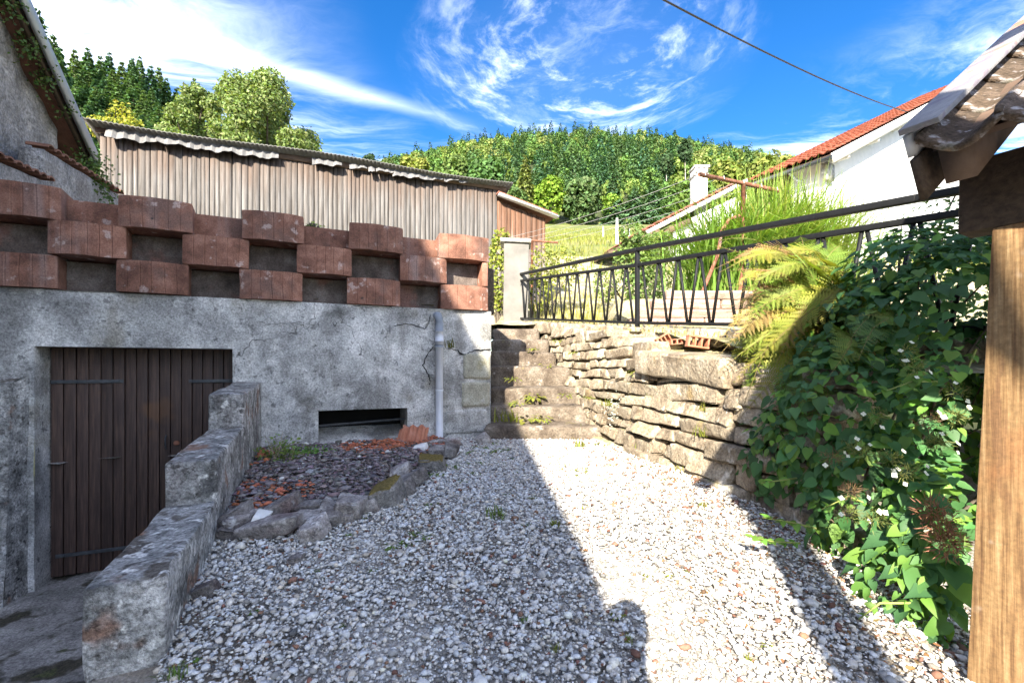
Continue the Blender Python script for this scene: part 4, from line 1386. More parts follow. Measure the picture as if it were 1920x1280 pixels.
def build_bed():
    r = np.random.default_rng(9)
    V = [(a, b, gz(b) + .012) for a, b in BEDP]
    o = link('bed_soil', mesh('bed_soil', V, [tuple(range(len(V)))], MT['soil'])); tag(o, 'dark soil of the rubble bed', kind='structure')
    ico = bmesh.new(); bmesh.ops.create_icosphere(ico, subdivisions=1, radius=1.0)
    iv = np.array([v.co[:] for v in ico.verts]); jf = np.array([[v.index for v in f.verts] for f in ico.faces]); ico.free()
    xs = np.array([p[0] for p in BEDP]); ys = np.array([p[1] for p in BEDP])
    x = r.uniform(xs.min(), xs.max(), 26000); y = r.uniform(ys.min(), ys.max(), 26000)
    m = in_bed(x, y); x, y = x[m][:7000], y[m][:7000]; n = len(x)
    s = np.clip(r.lognormal(math.log(.014), .4, n), .006, .035)
    z = np.array([gz(v) for v in y]) + .02 + r.uniform(0, .03, n)
    rot = rand_rot(n, r)
    yaw = r.uniform(0, 6.283, n); flat = np.zeros((n, 3, 3)); flat[:, 0, 0] = np.cos(yaw); flat[:, 0, 1] = -np.sin(yaw); flat[:, 1, 0] = np.sin(yaw); flat[:, 1, 1] = np.cos(yaw); flat[:, 2, 2] = 1
    tl = r.normal(0, .3, n); ti = np.zeros((n, 3, 3)); ti[:, 0, 0] = 1; ti[:, 1, 1] = np.cos(tl); ti[:, 1, 2] = -np.sin(tl); ti[:, 2, 1] = np.sin(tl); ti[:, 2, 2] = np.cos(tl)
    rot = flat @ ti
    colr = jitter_col((.20, .168, .168), n, .5, .12, r)
    grey_chips = r.random(n) < .12; colr[grey_chips] = jitter_col((.30, .29, .30), grey_chips.sum(), .3, .05, r)  # scattered paler grey chips
    # terracotta shards gather along the back of the bed
    pv = snoise(np.stack([x, y, x * 0], 1), 5, 21)
    d = (y - np.interp(x, [-2.2, -1.4, -.7], [3.55, 4.0, 4.35]))
    tc = r.random(n) < np.clip(.8 * np.exp(-((d + .12) / .34) ** 2) * (pv > -.5) + .35 * (pv > .7), 0, .75)
    colr[tc] = jitter_col((.44, .15, .08), tc.sum(), .3, .1, r)
    wh = r.random(n) < .012; colr[wh] = (.7, .69, .66)
    sc3 = np.stack([s * r.uniform(.9, 1.5, n), s * r.uniform(.6, 1, n), s * r.uniform(.2, .45, n)], 1)
    parts = []
    kind = r.integers(0, 6, n)
    for k in range(6):
        rr = np.random.default_rng(150 + k); tv = iv * rr.uniform(.55, 1.2, (len(iv), 1)); q = kind == k
        parts.append(scatter(tv, jf, np.stack([x, y, z], 1)[q], rot[q], sc3[q], colr[q]))
    v, f, c = merge(parts)
    o = link('broken_tiles', mesh('broken_tiles', v, f, MT['shard'], cols=c))
    tag(o, 'dark slate chips and orange tile shards filling the rubble bed', 'rubble', kind='stuff')

    # edging rocks: px, py centre, w, h (photo px), tilt deg, base row, material, label
    rocks = [
        (440, 965, 68, 24, 30, 1000, 'rock', 'flat slab leaning on the low wall at the left end of the rock edging'),
        (459, 976, 42, 34, 10, 1002, 'rock', 'speckled grey rock next to the leaning slab in the bed edging'),
        (485, 974, 20, 22, 70, 1004, 'whiterock', 'small white stone in the rock edging'),
        (521, 955, 74, 32, 28, 985, 'rock', 'long brown slab tilted upwards in the upper row of edging'),
        (507, 991, 106, 38, 11, 1010, 'rock', 'longest grey rock lying in front of the bed edging'),
        (434, 1001, 46, 22, -14, 1014, 'rock', 'dark flat rock at the foot of the low wall'),
        (578, 951, 54, 27, 5, 978, 'rock', 'pale beige rock with holes on top of the edging'),
        (577, 976, 46, 32, 6, 994, 'rock', 'dark rock in the middle of the lower edging row'),
        (591, 995, 38, 38, 20, 1013, 'rock', 'lilac grey rock standing forward on the gravel'),
        (609, 954, 26, 26, 60, 978, 'rock', 'small mauve rock in the upper edging row'),
        (617, 972, 48, 30, 4, 988, 'rock', 'black mossy rock in the lower edging row'),
        (657, 948, 56, 44, -12, 972, 'rock', 'big pointed brown rock in the edging'),
        (650, 971, 34, 22, 0, 982, 'rock', 'small dark rock below the pointed brown rock'),
        (690, 949, 36, 24, 20, 962, 'rock', 'brown rock between the pointed rock and the mossy boulder'),
        (725, 926, 50, 46, 10, 950, 'mossrock', 'round boulder with brown moss cap and white lichen'),
        (758, 914, 34, 30, 30, 930, 'rock', 'grey rock right of the mossy boulder'),
        (776, 897, 54, 26, 25, 914, 'rock', 'long grey slab slanting behind the mossy boulder'),
        (750, 886, 36, 24, 28, 904, 'rock', 'flat grey slab on the bed behind the mossy boulder'),
        (811, 868, 48, 28, 0, 884, 'mossrock', 'flat rock with brown moss near the drainpipe'),
        (822, 848, 32, 22, -8, 860, 'rock', 'pale grey rock below the drainpipe'),
        (846, 844, 22, 28, 80, 860, 'rock', 'small upright stone right of the drainpipe'),
        (833, 829, 62, 16, 3, 838, 'rock', 'flat dark stone slab under the drainpipe foot'),
        (787, 841, 32, 15, 5, 852, 'whiterock', 'pale stone in front of the leaning tile'),
        (906, 822, 24, 20, 35, 832, 'rock', 'small grey rock at the left end of the lowest step'),
        (558, 1036 - 440 + 452, 26, 18, 10, 1057, 'rock', 'reddish brown stone lying loose on the gravel'),
        (385, 1108, 36, 26, 15, 1122, 'rock', 'pinkish stone on the gravel beside the low wall'),
    ]
    for i, (px, py, w, h, tilt, base, mt, lab) in enumerate(rocks):
        Y = Yg(base)
        c = W(px, py, Y + .03)
        a = R(tilt)
        hw, hh = w / 2 * Y / F * .94, h / 2 * Y / F * .94
        ex = Vector((math.cos(a) * hw, .15 * hw, math.sin(a) * hw)); ez = Vector((-math.sin(a) * hh, -.2 * hh, math.cos(a) * hh))
        o = link('rock', rock(c, ex, Vector((0, max(hh * 1.3, .03), .2 * hh)), ez, (7, 5, 5), 4, .005, 24, .30, 700 + i * 7, MT[mt], 'rock', rad=min(hh, hw) * .24, chip=.010))
        tag(o, lab, 'rock', 'loose rocks of the bed edging')
    # leaning ribbed tiles
    def tile(px0, px1, pyt, pyb, Yb, lab, seed, lean):
        n = 21
        w = (px1 - px0) / F * Yb; x0 = (px0 - CX) / F * Yb
        zt, zb = (HY - pyt) / F * Yb, (HY - pyb) / F * Yb
        V, Fs = [], []
        rr = random.Random(seed)
        for k in range(9):
            u = k / 8
            for i in range(n):
                q = i / (n - 1)
                rib = .010 * (1 if (i // 2) % 2 else -.4) + .006 * math.sin(i * .9 + seed)
                nib = -.03 * (1 - u) ** 1 * (abs(q - .5) < .0)
                top = zt + .012 * math.sin(i * .8 + seed) * (u > .9)
                V.append((x0 + w * q + .02 * u * lean, Yb + lean * .9 * u * .12 - rib, zb + (top - zb) * u))
        for k in range(8):
            for i in range(n - 1):
                Fs.append((k * n + i, k * n + i + 1, (k + 1) * n + i + 1, (k + 1) * n + i))
        me = mesh('roof_tile', V, Fs, MT['terracotta'])
        o = link('roof_tile', me); md = o.modifiers.new('thick', 'SOLIDIFY'); md.thickness = .014
        tag(o, lab, 'roof tile', 'terracotta tiles leaning by the vent')
    tile(747, 790, 801, 842, 4.12, 'front ribbed terracotta tile leaning against the wall by the vent', 1, 1)
    tile(740, 796, 806, 838, 4.17, 'rear terracotta tile behind the leaning one by the vent', 5, 1)
    # broken hollow tiles on the coping of the stone wall
    for i, (px, py, w, h, a) in enumerate(((1243, 637, 26, 16, -30), (1273, 640, 34, 10, -5), (1308, 641, 40, 22, 8))):
        Y = 4.0 - .22 * i
        c = W(px, py, Y); hw, hh = w / 2 * Y / F, h / 2 * Y / F
        R_ = Matrix.Rotation(R(a), 4, 'Y')
        root = empty('hollow_brick', c, ['small tilted terracotta fragment on the stone wall', 'flat terracotta fragment between two others on the stone wall', 'open-celled terracotta brick on the stone wall'][i], 'brick', 'broken terracotta on the stone wall')
        for k in (-1, 1):
            link('web', box_mesh('web', c + R_ @ Vector((0, 0, k * hh * .85)), R_ @ Vector((hw, 0, 0)), Vector((0, .035, 0)), R_ @ Vector((0, 0, hh * .14)), MT['terracotta'], .002), root)
        for k in (-1, -.35, .3, 1):
            link('web', box_mesh('web', c + R_ @ Vector((k * hw * .9, 0.002, 0)), R_ @ Vector((hw * .08, 0, 0)), Vector((0, .034, 0)), R_ @ Vector((0, 0, hh * .74)), MT['terracotta'], .002), root)


build_bed()
build_gravel()


# ------------------------------------------------------------------ weeds and small plants
def weed(name, px, py, kind, size, label, Y=None, z=None, colr=None, group=None, cat='weed'):
    r = np.random.default_rng(int(px * 7 + py))
    if Y is None: Y = Yg(py)
    c = W(px, py, Y)
    if z is None: z = c.z
    g = np.array([c.x, c.y, z])
    s = size * Y / F
    if kind == 'grass':
        n = 26
        b = g + np.stack([r.normal(0, s * .22, n), r.normal(0, s * .18, n), np.zeros(n)], 1)
        v, f, cc = blade_set(b, n, s * .9, .9, s * .07, colr or (.10, .16, .035), r, .55, 3)
    else:
        n = 34
        d = unit(r.normal(size=(n, 3)) * [1, 1, .5] + [0, 0, .5])
        p = g + d * r.uniform(.15, .6, (n, 1)) * s * [1, .8, .5]
        v, f, cc = scatter(OVATE_V, OVATE_F, p, frames(unit(d * .4 + [0, -.1, 1]), d), s * r.uniform(.16, .34, n), jitter_col(colr or (.09, .17, .035), n, .3, .12, r))
    o = link(name, mesh(name, v, f, MT['leaf'], cols=cc))
    tag(o, label, cat, group)
    return o


def build_weeds():
    gl = 'small green weed sprouting from the gravel'
    gg = 'weeds in the gravel'
    for px, py, k, s in ((930, 968, 'grass', 40), (735, 1020, 'leaf', 46), (770, 1012, 'leaf', 34), (802, 1012, 'leaf', 28), (648, 1006, 'leaf', 26), (812, 945, 'leaf', 26), (680, 968, 'leaf', 26),
                         (900, 840, 'leaf', 30), (935, 850, 'leaf', 34), (900, 868, 'leaf', 26), (955, 845, 'leaf', 26), (840, 880, 'leaf', 40), (815, 893, 'leaf', 34), (870, 872, 'leaf', 28),
                         (930, 905, 'leaf', 18), (1000, 930, 'leaf', 20), (985, 985, 'leaf', 22), (1040, 985, 'grass', 24), (420, 1094, 'leaf', 18), (475, 1150, 'leaf', 20),
                         (1090, 840, 'grass', 30), (1085, 885, 'leaf', 30), (1130, 838, 'leaf', 30), (1198, 852, 'grass', 36), (1210, 875, 'leaf', 24), (1255, 903, 'leaf', 28), (1280, 885, 'grass', 26),
                         (1075, 895, 'leaf', 22), (1090, 950, 'leaf', 20), (1250, 1075, 'leaf', 22), (1285, 1070, 'leaf', 16), (1210, 1078, 'leaf', 20), (1160, 1155, 'leaf', 26), (1180, 1200, 'grass', 26), (1320, 950, 'grass', 20),
                         (1440, 1210, 'leaf', 24), (1400, 1245, 'grass', 26), (1040, 1220, 'grass', 24), (980, 1165, 'grass', 20), (640, 1170, 'leaf', 16), (915, 855, 'leaf', 24), (945, 870, 'leaf', 22), (965, 862, 'leaf', 20), (880, 850, 'leaf', 26), (925, 830, 'leaf', 30), (970, 885, 'leaf', 18), (890, 890, 'leaf', 20), (950, 925, 'leaf', 18), (860, 905, 'leaf', 22), (780, 1000, 'leaf', 26), (590, 1070, 'leaf', 14), (700, 1070, 'leaf', 16), (1000, 1010, 'leaf', 16), (1060, 870, 'leaf', 18), (1150, 870, 'leaf', 20), (1020, 855, 'leaf', 22), (1340, 1090, 'leaf', 16), (1500, 1180, 'leaf', 18), (355, 1235, 'leaf', 30), (330, 1270, 'grass', 40)):
        where = 'the shaded gravel near the bed edging' if px < 880 and py < 1030 else 'the gravel by the foot of the steps' if px < 1000 and py < 900 else 'the open shaded gravel' if px < 1060 else 'the gravel along the foot of the stone wall' if py < 960 and px > 1120 else 'the sunlit gravel'
        weed('weed', px + rnd.uniform(-3, 3), py + rnd.uniform(-3, 3), k, s * .95, f'small green weed sprouting from {where}', group='weeds in ' + where, colr=(.11, .17, .03) if px < 1000 else (.17, .19, .03))
    rg = 'weeds growing out of the stone wall and steps'
    for px, py, k, s, Y, lab in ((1022, 690, 'leaf', 34, 5.7, 'small yellow-green fern in the corner of the steps'), (1000, 745, 'leaf', 40, 5.25, 'weeds on the third step from the bottom'), (975, 757, 'leaf', 36, 5.0, 'weeds at the back of the second step'),
                                 (985, 788, 'leaf', 44, 4.83, 'leafy weeds at the back of the lowest step'), (1015, 785, 'leaf', 34, 4.83, 'bright leafy weed at the right of the lowest step'), (950, 790, 'grass', 40, 4.8, 'grass tuft at the shaded end of the lowest step'),
                                 (1060, 742, 'leaf', 26, 4.95, 'weed where the stone wall meets the third step'), (1108, 820, 'leaf', 30, 4.7, 'weed at the bottom corner of the stone wall'),
                                 (1252, 690, 'grass', 44, 3.62, 'bright grass tuft beside the coping slab'), (1325, 770, 'grass', 34, 3.05, 'grass tuft in a joint of the stone wall'), (1320, 818, 'grass', 34, 3.0, 'lower grass tuft on the stone wall'),
                                 (1335, 750, 'grass', 26, 3.0, 'thin grass on a stone near the fern'), (1140, 760, 'grass', 24, 4.35, 'dry grass in the middle of the stone wall'), (1045, 640, 'leaf', 22, 5.75, 'moss tuft high on the stone wall by the top steps'), (1075, 662, 'leaf', 20, 5.3, 'small weed in an upper joint of the stone wall'), (1190, 700, 'leaf', 22, 4.0, 'weed below the coping slab end'), (1225, 745, 'grass', 22, 3.75, 'grass blades low on the stone wall'), (960, 712, 'leaf', 26, 5.25, 'moss on the shaded end of the middle step'), (1000, 655, 'leaf', 20, 5.95, 'tiny weed beside an upper step'), (1085, 800, 'leaf', 26, 4.75, 'weed at the foot of the stone wall next to the lowest step'), (1105, 745, 'leaf', 18, 4.6, 'tiny weed beside the silvery cushion plant')):
        weed('weed', px, py, k, s, lab, Y=Y - .06, group=rg, colr=(.19, .21, .035))
    weed('grass_tuft', 845, 652, 'grass', 34, 'small grass tuft growing from the crack beside the drainpipe', Y=4.55, colr=(.13, .13, .03))
    # pale lichen-like saxifrage on the stone wall
    r = np.random.default_rng(4)
    c = W(1158, 765, 4.2)
    n = 420
    p = np.array(c) + r.normal(size=(n, 3)) * [.055, .03, .06]
    v, f, cc = scatter(OVATE_V, OVATE_F, p, rand_rot(n, r), r.uniform(.012, .022, n), jitter_col((.50, .52, .48), n, .25, .04, r))
    tag(link('silver_plant', mesh('silver_plant', v, f, MT['leaf'], cols=cc)), 'silvery cushion plant growing on the stone wall', 'plant')

    # perennial by the low wall: green shoots and dry stalks
    root = empty('bed_plant', W(525, 872, 3.3), 'green perennial with dry stalks beside the low wall', 'plant')
    n = 300
    ctr = np.array(W(527, 850, 3.35))
    p = ctr + r.normal(size=(n, 3)) * [.085, .06, .05]
    d = unit(r.normal(size=(n, 3)) + [0, 0, .8])
    v, f, cc = scatter(OVATE_V, OVATE_F, p, frames(unit(r.normal(size=(n, 3)) + [0, -.4, .8]), d), r.uniform(.018, .042, n), jitter_col((.13, .19, .045), n, .4, .15, r))
    link('leaves', mesh('leaves', v, f, MT['leaf'], cols=cc), root)
    p2 = np.array(W(585, 845, 3.6)) + r.normal(size=(120, 3)) * [.07, .05, .02]
    v, f, cc = scatter(OVATE_V, OVATE_F, p2, frames(unit(r.normal(size=(120, 3)) * .5 + [0, -.3, 1]), unit(r.normal(size=(120, 3)))), r.uniform(.02, .04, 120), jitter_col((.09, .20, .035), 120, .3, .1, r))
    tag(link('clover_patch', mesh('clover_patch', v, f, MT['leaf'], cols=cc)), 'low patch of bright green leaves below the vent', 'plant', kind='stuff')
    for k in range(14):
        a = rnd.uniform(0, 6.28); q = ctr + np.array([rnd.uniform(-.07, .07), rnd.uniform(-.04, .04), -.06])
        L = rnd.uniform(.12, .26)
        pts = [q + np.array([math.cos(a) * L * u * .45, math.sin(a) * L * u * .3, L * u - .12 * L * u * u]) for u in (0, .35, .7, 1)]
        link('stalk', tube_mesh('stalk', pts, [.0025, .002, .0018, .001], MT['drystem'], 5), root)
    for k in range(9):
        q = np.array(W(630 + 8 * k, 925 - 3 * (k % 3), 2.75)); a = rnd.uniform(-.5, .5) + (math.pi if k % 2 else 0); L = rnd.uniform(.12, .26)
        pts = [q + np.array([math.cos(a) * L * u, math.sin(a) * L * .4 * u, .05 * math.sin(3 * u) + .012]) for u in (0, .35, .7, 1)]
        tag(link('dry_stalk', tube_mesh('dry_stalk', pts, [.002, .0018, .0015, .001], MT['drystem'], 5)), 'dry straw-coloured stalk lying on the rubble bed', 'stalk', 'dry stalks on the rubble bed')


build_weeds()


def build_litter():
    r = np.random.default_rng(71)
    n = 1500
    y = r.uniform(1.25, 3.6, n)
    x = wall_x(y) + .1 - np.abs(r.normal(0, .45, n))
    z = np.array([gz(v) for v in y]) + .008 + r.uniform(0, .006, n)
    P = np.stack([x, y, z], 1)
    d = unit(r.normal(size=(n, 3)) * [1, 1, .15])
    v, f, c = scatter(OVATE_V, OVATE_F, P, frames(unit(r.normal(size=(n, 3)) * .35 + [0, 0, 1]), d), r.uniform(.008, .024, n), jitter_col((.23, .13, .06), n, .45, .15, r))
    tag(link('leaf_litter', mesh('leaf_litter', v, f, MT['leaf'], cols=c)), 'brown leaf litter strewn on the gravel along the stone wall', 'leaf litter', kind='stuff')


build_litter()


# ------------------------------------------------------------------ the barn
BD = Vector((.936, .351, 0)); BN = Vector((-.351, .936, 0))
BR = Vector(((950 - CX) / F * 10, 10, 0)); BZ = 3.94


def bp(t, off, z):
    p = BR + BD * t + BN * off
    return Vector((p.x, p.y, z))


def btp(px):
    k = (px - CX) / F
    return (k * BR.y - BR.x) / (BD.x - k * BD.y)


def build_barn():
    root = empty('barn', bp(-3, 0, .7), 'long barn clad in weathered vertical boards with torn white flashing', 'barn')
    r = random.Random(12)
    t0, t1 = btp(188), btp(932)
    t = t0
    while t < t1 - .02:
        w = min(r.uniform(.06, .11), t1 - t)
        off = r.uniform(-.009, .011)
        me = box_mesh('board', bp(t + w / 2, off, (.7 + 3.9) / 2 + r.uniform(-.01, .01)), BD * (w / 2 - .0042), BN * .011, Vector((r.uniform(-.008, .008), 0, 1.6)), MT['barn'], 0)
        link('board', me, root)
        t += w
    # lower wing boards
    t2 = btp(1022)
    za, zb = (HY - 372) / F * bp(t1, 0, 0).y, (HY - 414) / F * bp(btp(1040), 0, 0).y
    tv = btp(1040)
    def zroof(t): return za + (zb - za) * (t - t1) / (tv - t1)
    t = t1
    while t < t2 - .02:
        w = min(r.uniform(.09, .15), t2 - t)
        zt = zroof(t + w) - .03
        me = box_mesh('board', bp(t + w / 2, r.uniform(-.006, .008), (.9 + zt) / 2), BD * (w / 2 - .003), BN * .011, Vector((0, 0, (zt - .9) / 2)), MT['barn2'], 0)
        link('board', me, root); t += w
    link('back_lining', box_mesh('back_lining', bp((t0 + t1) / 2, .06, 2.25), BD * (t1 - t0) / 2, BN * .03, Vector((0, 0, 1.6)), MT['black']), root)
    link('back_lining', box_mesh('back_lining', bp((t1 + t2) / 2, .06, 2.05), BD * (t2 - t1) / 2, BN * .03, Vector((0, 0, 1.2)), MT['black']), root)
    # verge board and roof of the wing
    link('verge_board', bar_mesh('verge_board', bp(t1 - .02, -.16, za + .03), bp(tv, -.16, zb + .03), .03, .15, MT['whitewood'], up=(-.35, .936, 0)), root)
    a, b = bp(t1 - .02, -.16, za + .11), bp(tv, -.16, zb + .11)
    V = [a, b, b + BN * 4, a + BN * 4]
    o = link('wing_roof', mesh('wing_roof', [list(v) for v in V], [(0, 1, 2, 3)], MT['roof_far']), root); o.modifiers.new('th', 'SOLIDIFY').thickness = .05
    link('wing_wall', box_mesh('wing_wall', bp(t2 - .03, 2, 1.95), BD * .03, BN * 1.9, Vector((0, 0, 1.15)), MT['barn2']), root)
    # corrugated roof, low side away from us
    n = 420
    V, Fs = [], []
    ta, tb = btp(166), btp(956)
    for i in range(n + 1):
        t = ta + (tb - ta) * i / n
        for j, (off, dz) in enumerate(((-.22, .02), (1.6, -.30), (3.6, -.66))):
            V.append(list(bp(t, off, BZ + dz + .007 * math.sin(i * math.pi / 2 * .97) + .03 * math.sin(t * 1.3))))
    for i in range(n):
        for j in range(2):
            Fs.append((i * 3 + j, (i + 1) * 3 + j, (i + 1) * 3 + j + 1, i * 3 + j + 1))
    o = link('corrugated_roof', mesh('corrugated_roof', V, Fs, MT['sheet'], smooth=True), root); o.modifiers.new('th', 'SOLIDIFY').thickness = .012
    link('fascia', bar_mesh('fascia', bp(ta + .1, -.03, BZ - .06), bp(tb - .1, -.03, BZ - .06), .02, .10, MT['rafter'], up=(0, 0, 1)), root)
    # ragged white sheeting hanging under the eave
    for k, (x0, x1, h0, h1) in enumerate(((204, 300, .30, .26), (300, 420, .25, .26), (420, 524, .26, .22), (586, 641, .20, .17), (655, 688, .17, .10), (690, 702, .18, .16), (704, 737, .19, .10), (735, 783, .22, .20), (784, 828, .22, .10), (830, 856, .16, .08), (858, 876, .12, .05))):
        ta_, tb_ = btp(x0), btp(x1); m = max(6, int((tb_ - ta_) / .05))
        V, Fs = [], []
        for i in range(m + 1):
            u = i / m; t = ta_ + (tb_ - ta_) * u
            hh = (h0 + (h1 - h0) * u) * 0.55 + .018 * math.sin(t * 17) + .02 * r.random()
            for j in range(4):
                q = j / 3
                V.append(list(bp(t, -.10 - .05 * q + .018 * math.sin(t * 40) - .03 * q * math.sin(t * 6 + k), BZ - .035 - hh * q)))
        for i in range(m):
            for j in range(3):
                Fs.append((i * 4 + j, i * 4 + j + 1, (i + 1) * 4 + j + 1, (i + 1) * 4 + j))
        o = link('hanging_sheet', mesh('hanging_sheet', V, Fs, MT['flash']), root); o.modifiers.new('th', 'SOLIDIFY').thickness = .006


build_barn()


# ------------------------------------------------------------------ old house on the left
HC = Vector((-5.23, 5.2, 0))


def hp(s, off, z):
    p = HC - Vv * s + U * off
    return Vector((p.x, p.y, z))


def tile_row(root, a, b, n, wid, mat, name='coping_tile', half=True):
    """row of half-round tiles across a wall top running from a to b"""
    d = (b - a); L = d.length / n; dn = d.normalized(); side = dn.cross(Vector((0, 0, 1))).normalized()
    up = side.cross(dn)
    for i in range(n):
        c = a + dn * L * (i + .5)
        V, Fs = [], []
        m = 7
        for e in (-.56, .56):
            for j in range(m):
                q = math.pi * j / (m - 1)
                rr = L * .5
                V.append(list(c + dn * math.cos(q) * rr * .95 + up * (math.sin(q) * rr * .55 + .01) + side * e * wid))
        for j in range(m - 1): Fs.append((j, j + 1, m + j + 1, m + j))
        me = mesh(name, V, Fs, mat); o = link(name, me, root); o.modifiers.new('th', 'SOLIDIFY').thickness = .014


def build_left_house():
    root = empty('old_house', hp(1, 0, .6), 'old house with rough grey plastered gable at the left edge', 'house')
    def poly(name, pts, mat, thick, dirv):
        n = len(pts); V = [list(p) for p in pts] + [list(p + dirv * thick) for p in pts]
        Fs = [tuple(range(n)), tuple(reversed(range(n, 2 * n)))] + [(i, n + i, n + (i + 1) % n, (i + 1) % n) for i in range(n)]
        return link(name, mesh(name, V, Fs, mat), root)
    zt = lambda s: 2.70 + .56 * s
    # gable wall, finely uneven
    n, m = 60, 44
    V = []
    for j in range(m + 1):
        for i in range(n + 1):
            s = 4.2 * i / n
            V.append(list(hp(s, 0, .5 + (zt(s) - .5) * j / m)))
    V = np.array(V); w = .012 * snoise(V, 4, 3) + .012 * snoise(V, 12, 4) + .006 * snoise(V, 30, 5)
    V += np.array(list(U))[None] * w[:, None]
    ii = (np.arange(m)[:, None] * (n + 1) + np.arange(n)[None]).ravel()
    link('gable_wall', mesh('gable_wall', V, np.stack([ii, ii + n + 1, ii + n + 2, ii + 1], 1), MT['plaster'], smooth=True), root)
    poly('end_wall', [hp(0, -.01, .5), hp(0, -4, .5), hp(0, -4, 2.7), hp(0, -.01, 2.7)], MT['plaster'], .2, -Vv)
    # roof plate with zinc verge
    e0, e1 = -.42, 4.6
    a, b = hp(e0, .20, zt(e0) + .06), hp(e1, .20, zt(e1) + .06)
    poly('roof', [a, b, b - U * 6, a - U * 6], MT['brown_roof_tile'], .07, Vector((0, 0, 1)))
    link('verge_flashing', bar_mesh('verge_flashing', hp(e0 - .02, .23, zt(e0) + .07), hp(e1, .23, zt(e1) + .07), .03, .15, MT['zinc'], up=(0, 0, 1)), root)
    link('verge_board', bar_mesh('verge_board', hp(e0, .17, zt(e0) - .0), hp(e1, .17, zt(e1) - .0), .03, .10, MT['darkbeam'], up=(0, 0, 1)), root)
    # two lower walls with tile coping
    for k, (s0, s1, off, z0, z1, nt) in enumerate(((1.0, -.95, .20, 2.10, 2.31, 13), (2.75, 1.26, .36, 1.50, 1.69, 12))):
        lw = empty('garden_wall', hp((s0 + s1) / 2, off, .6), ['grey plastered wall with tile coping running towards the barn', 'lower grey wall with tile coping at the left edge'][k], 'wall')
        V = []
        n, m = 30, 16
        for j in range(m + 1):
            for i in range(n + 1):
                u = i / n; s = s0 + (s1 - s0) * u
                V.append(list(hp(s, off + .10, .5 + (z0 + (z1 - z0) * u - .5) * j / m)))
        V = np.array(V); V += np.array(list(U))[None] * (.012 * snoise(V, 5, 13 + k) + .006 * snoise(V, 20, 14))[:, None]
        ii = (np.arange(m)[:, None] * (n + 1) + np.arange(n)[None]).ravel()
        o = link('wall_body', mesh('wall_body', V, np.stack([ii, ii + 1, ii + n + 2, ii + n + 1], 1), MT['plaster'], smooth=True), lw)
        o.modifiers.new('th', 'SOLIDIFY').thickness = .18
        tile_row(lw, hp(s0, off + .05, z0 + .02), hp(s1, off + .05, z1 + .02), nt, .15, MT['brown_roof_tile'])
    # climber on the verge and in the gap
    r = np.random.default_rng(77)
    parts = []
    for s_, off, z_, n, sp, sz in ((-.25, .20, 2.30, 800, (.11, .12, .15), .045), (-.40, .15, 2.05, 500, (.10, .12, .16), .045), (.62, .16, 2.98, 150, (.06, .04, .09), .04), (.92, .16, 3.12, 170, (.06, .04, .09), .04), (1.2, .16, 3.30, 120, (.07, .04, .08), .04), (.30, .18, 2.83, 60, (.07, .04, .05), .035)):
        c = np.array(hp(s_, off, z_)); p = c + r.normal(size=(n, 3)) * np.array(sp)
        d = unit(r.normal(size=(n, 3)) + [0, -.3, -.8])
        parts.append(scatter(OVATE_V * [1.3, 1, 1], OVATE_F, p, frames(unit(r.normal(size=(n, 3)) * .7 + [.5, -.7, .3]), d), r.uniform(.6, 1.1, n) * sz, jitter_col((.075, .12, .03), n, .4, .15, r)))
    v, f, c = merge(parts)
    tag(link('climbing_vine', mesh('climbing_vine', v, f, MT['leaf'], cols=c)), 'leafy vine hanging from the verge of the old house', 'vine')


build_left_house()
# ------------------------------------------------------------------ timber shelter on the right
SE = Vector((.485, -.875, 0)); SDD = Vector((.875, .485, 0)); BL = Vector((1.568, 1.6, 0))


def sh(s, dd, z):
    p = BL + SE * s + SDD * dd
    return Vector((p.x, p.y, z))


def roofz(dd): return .795 + .676 * (dd + .12)


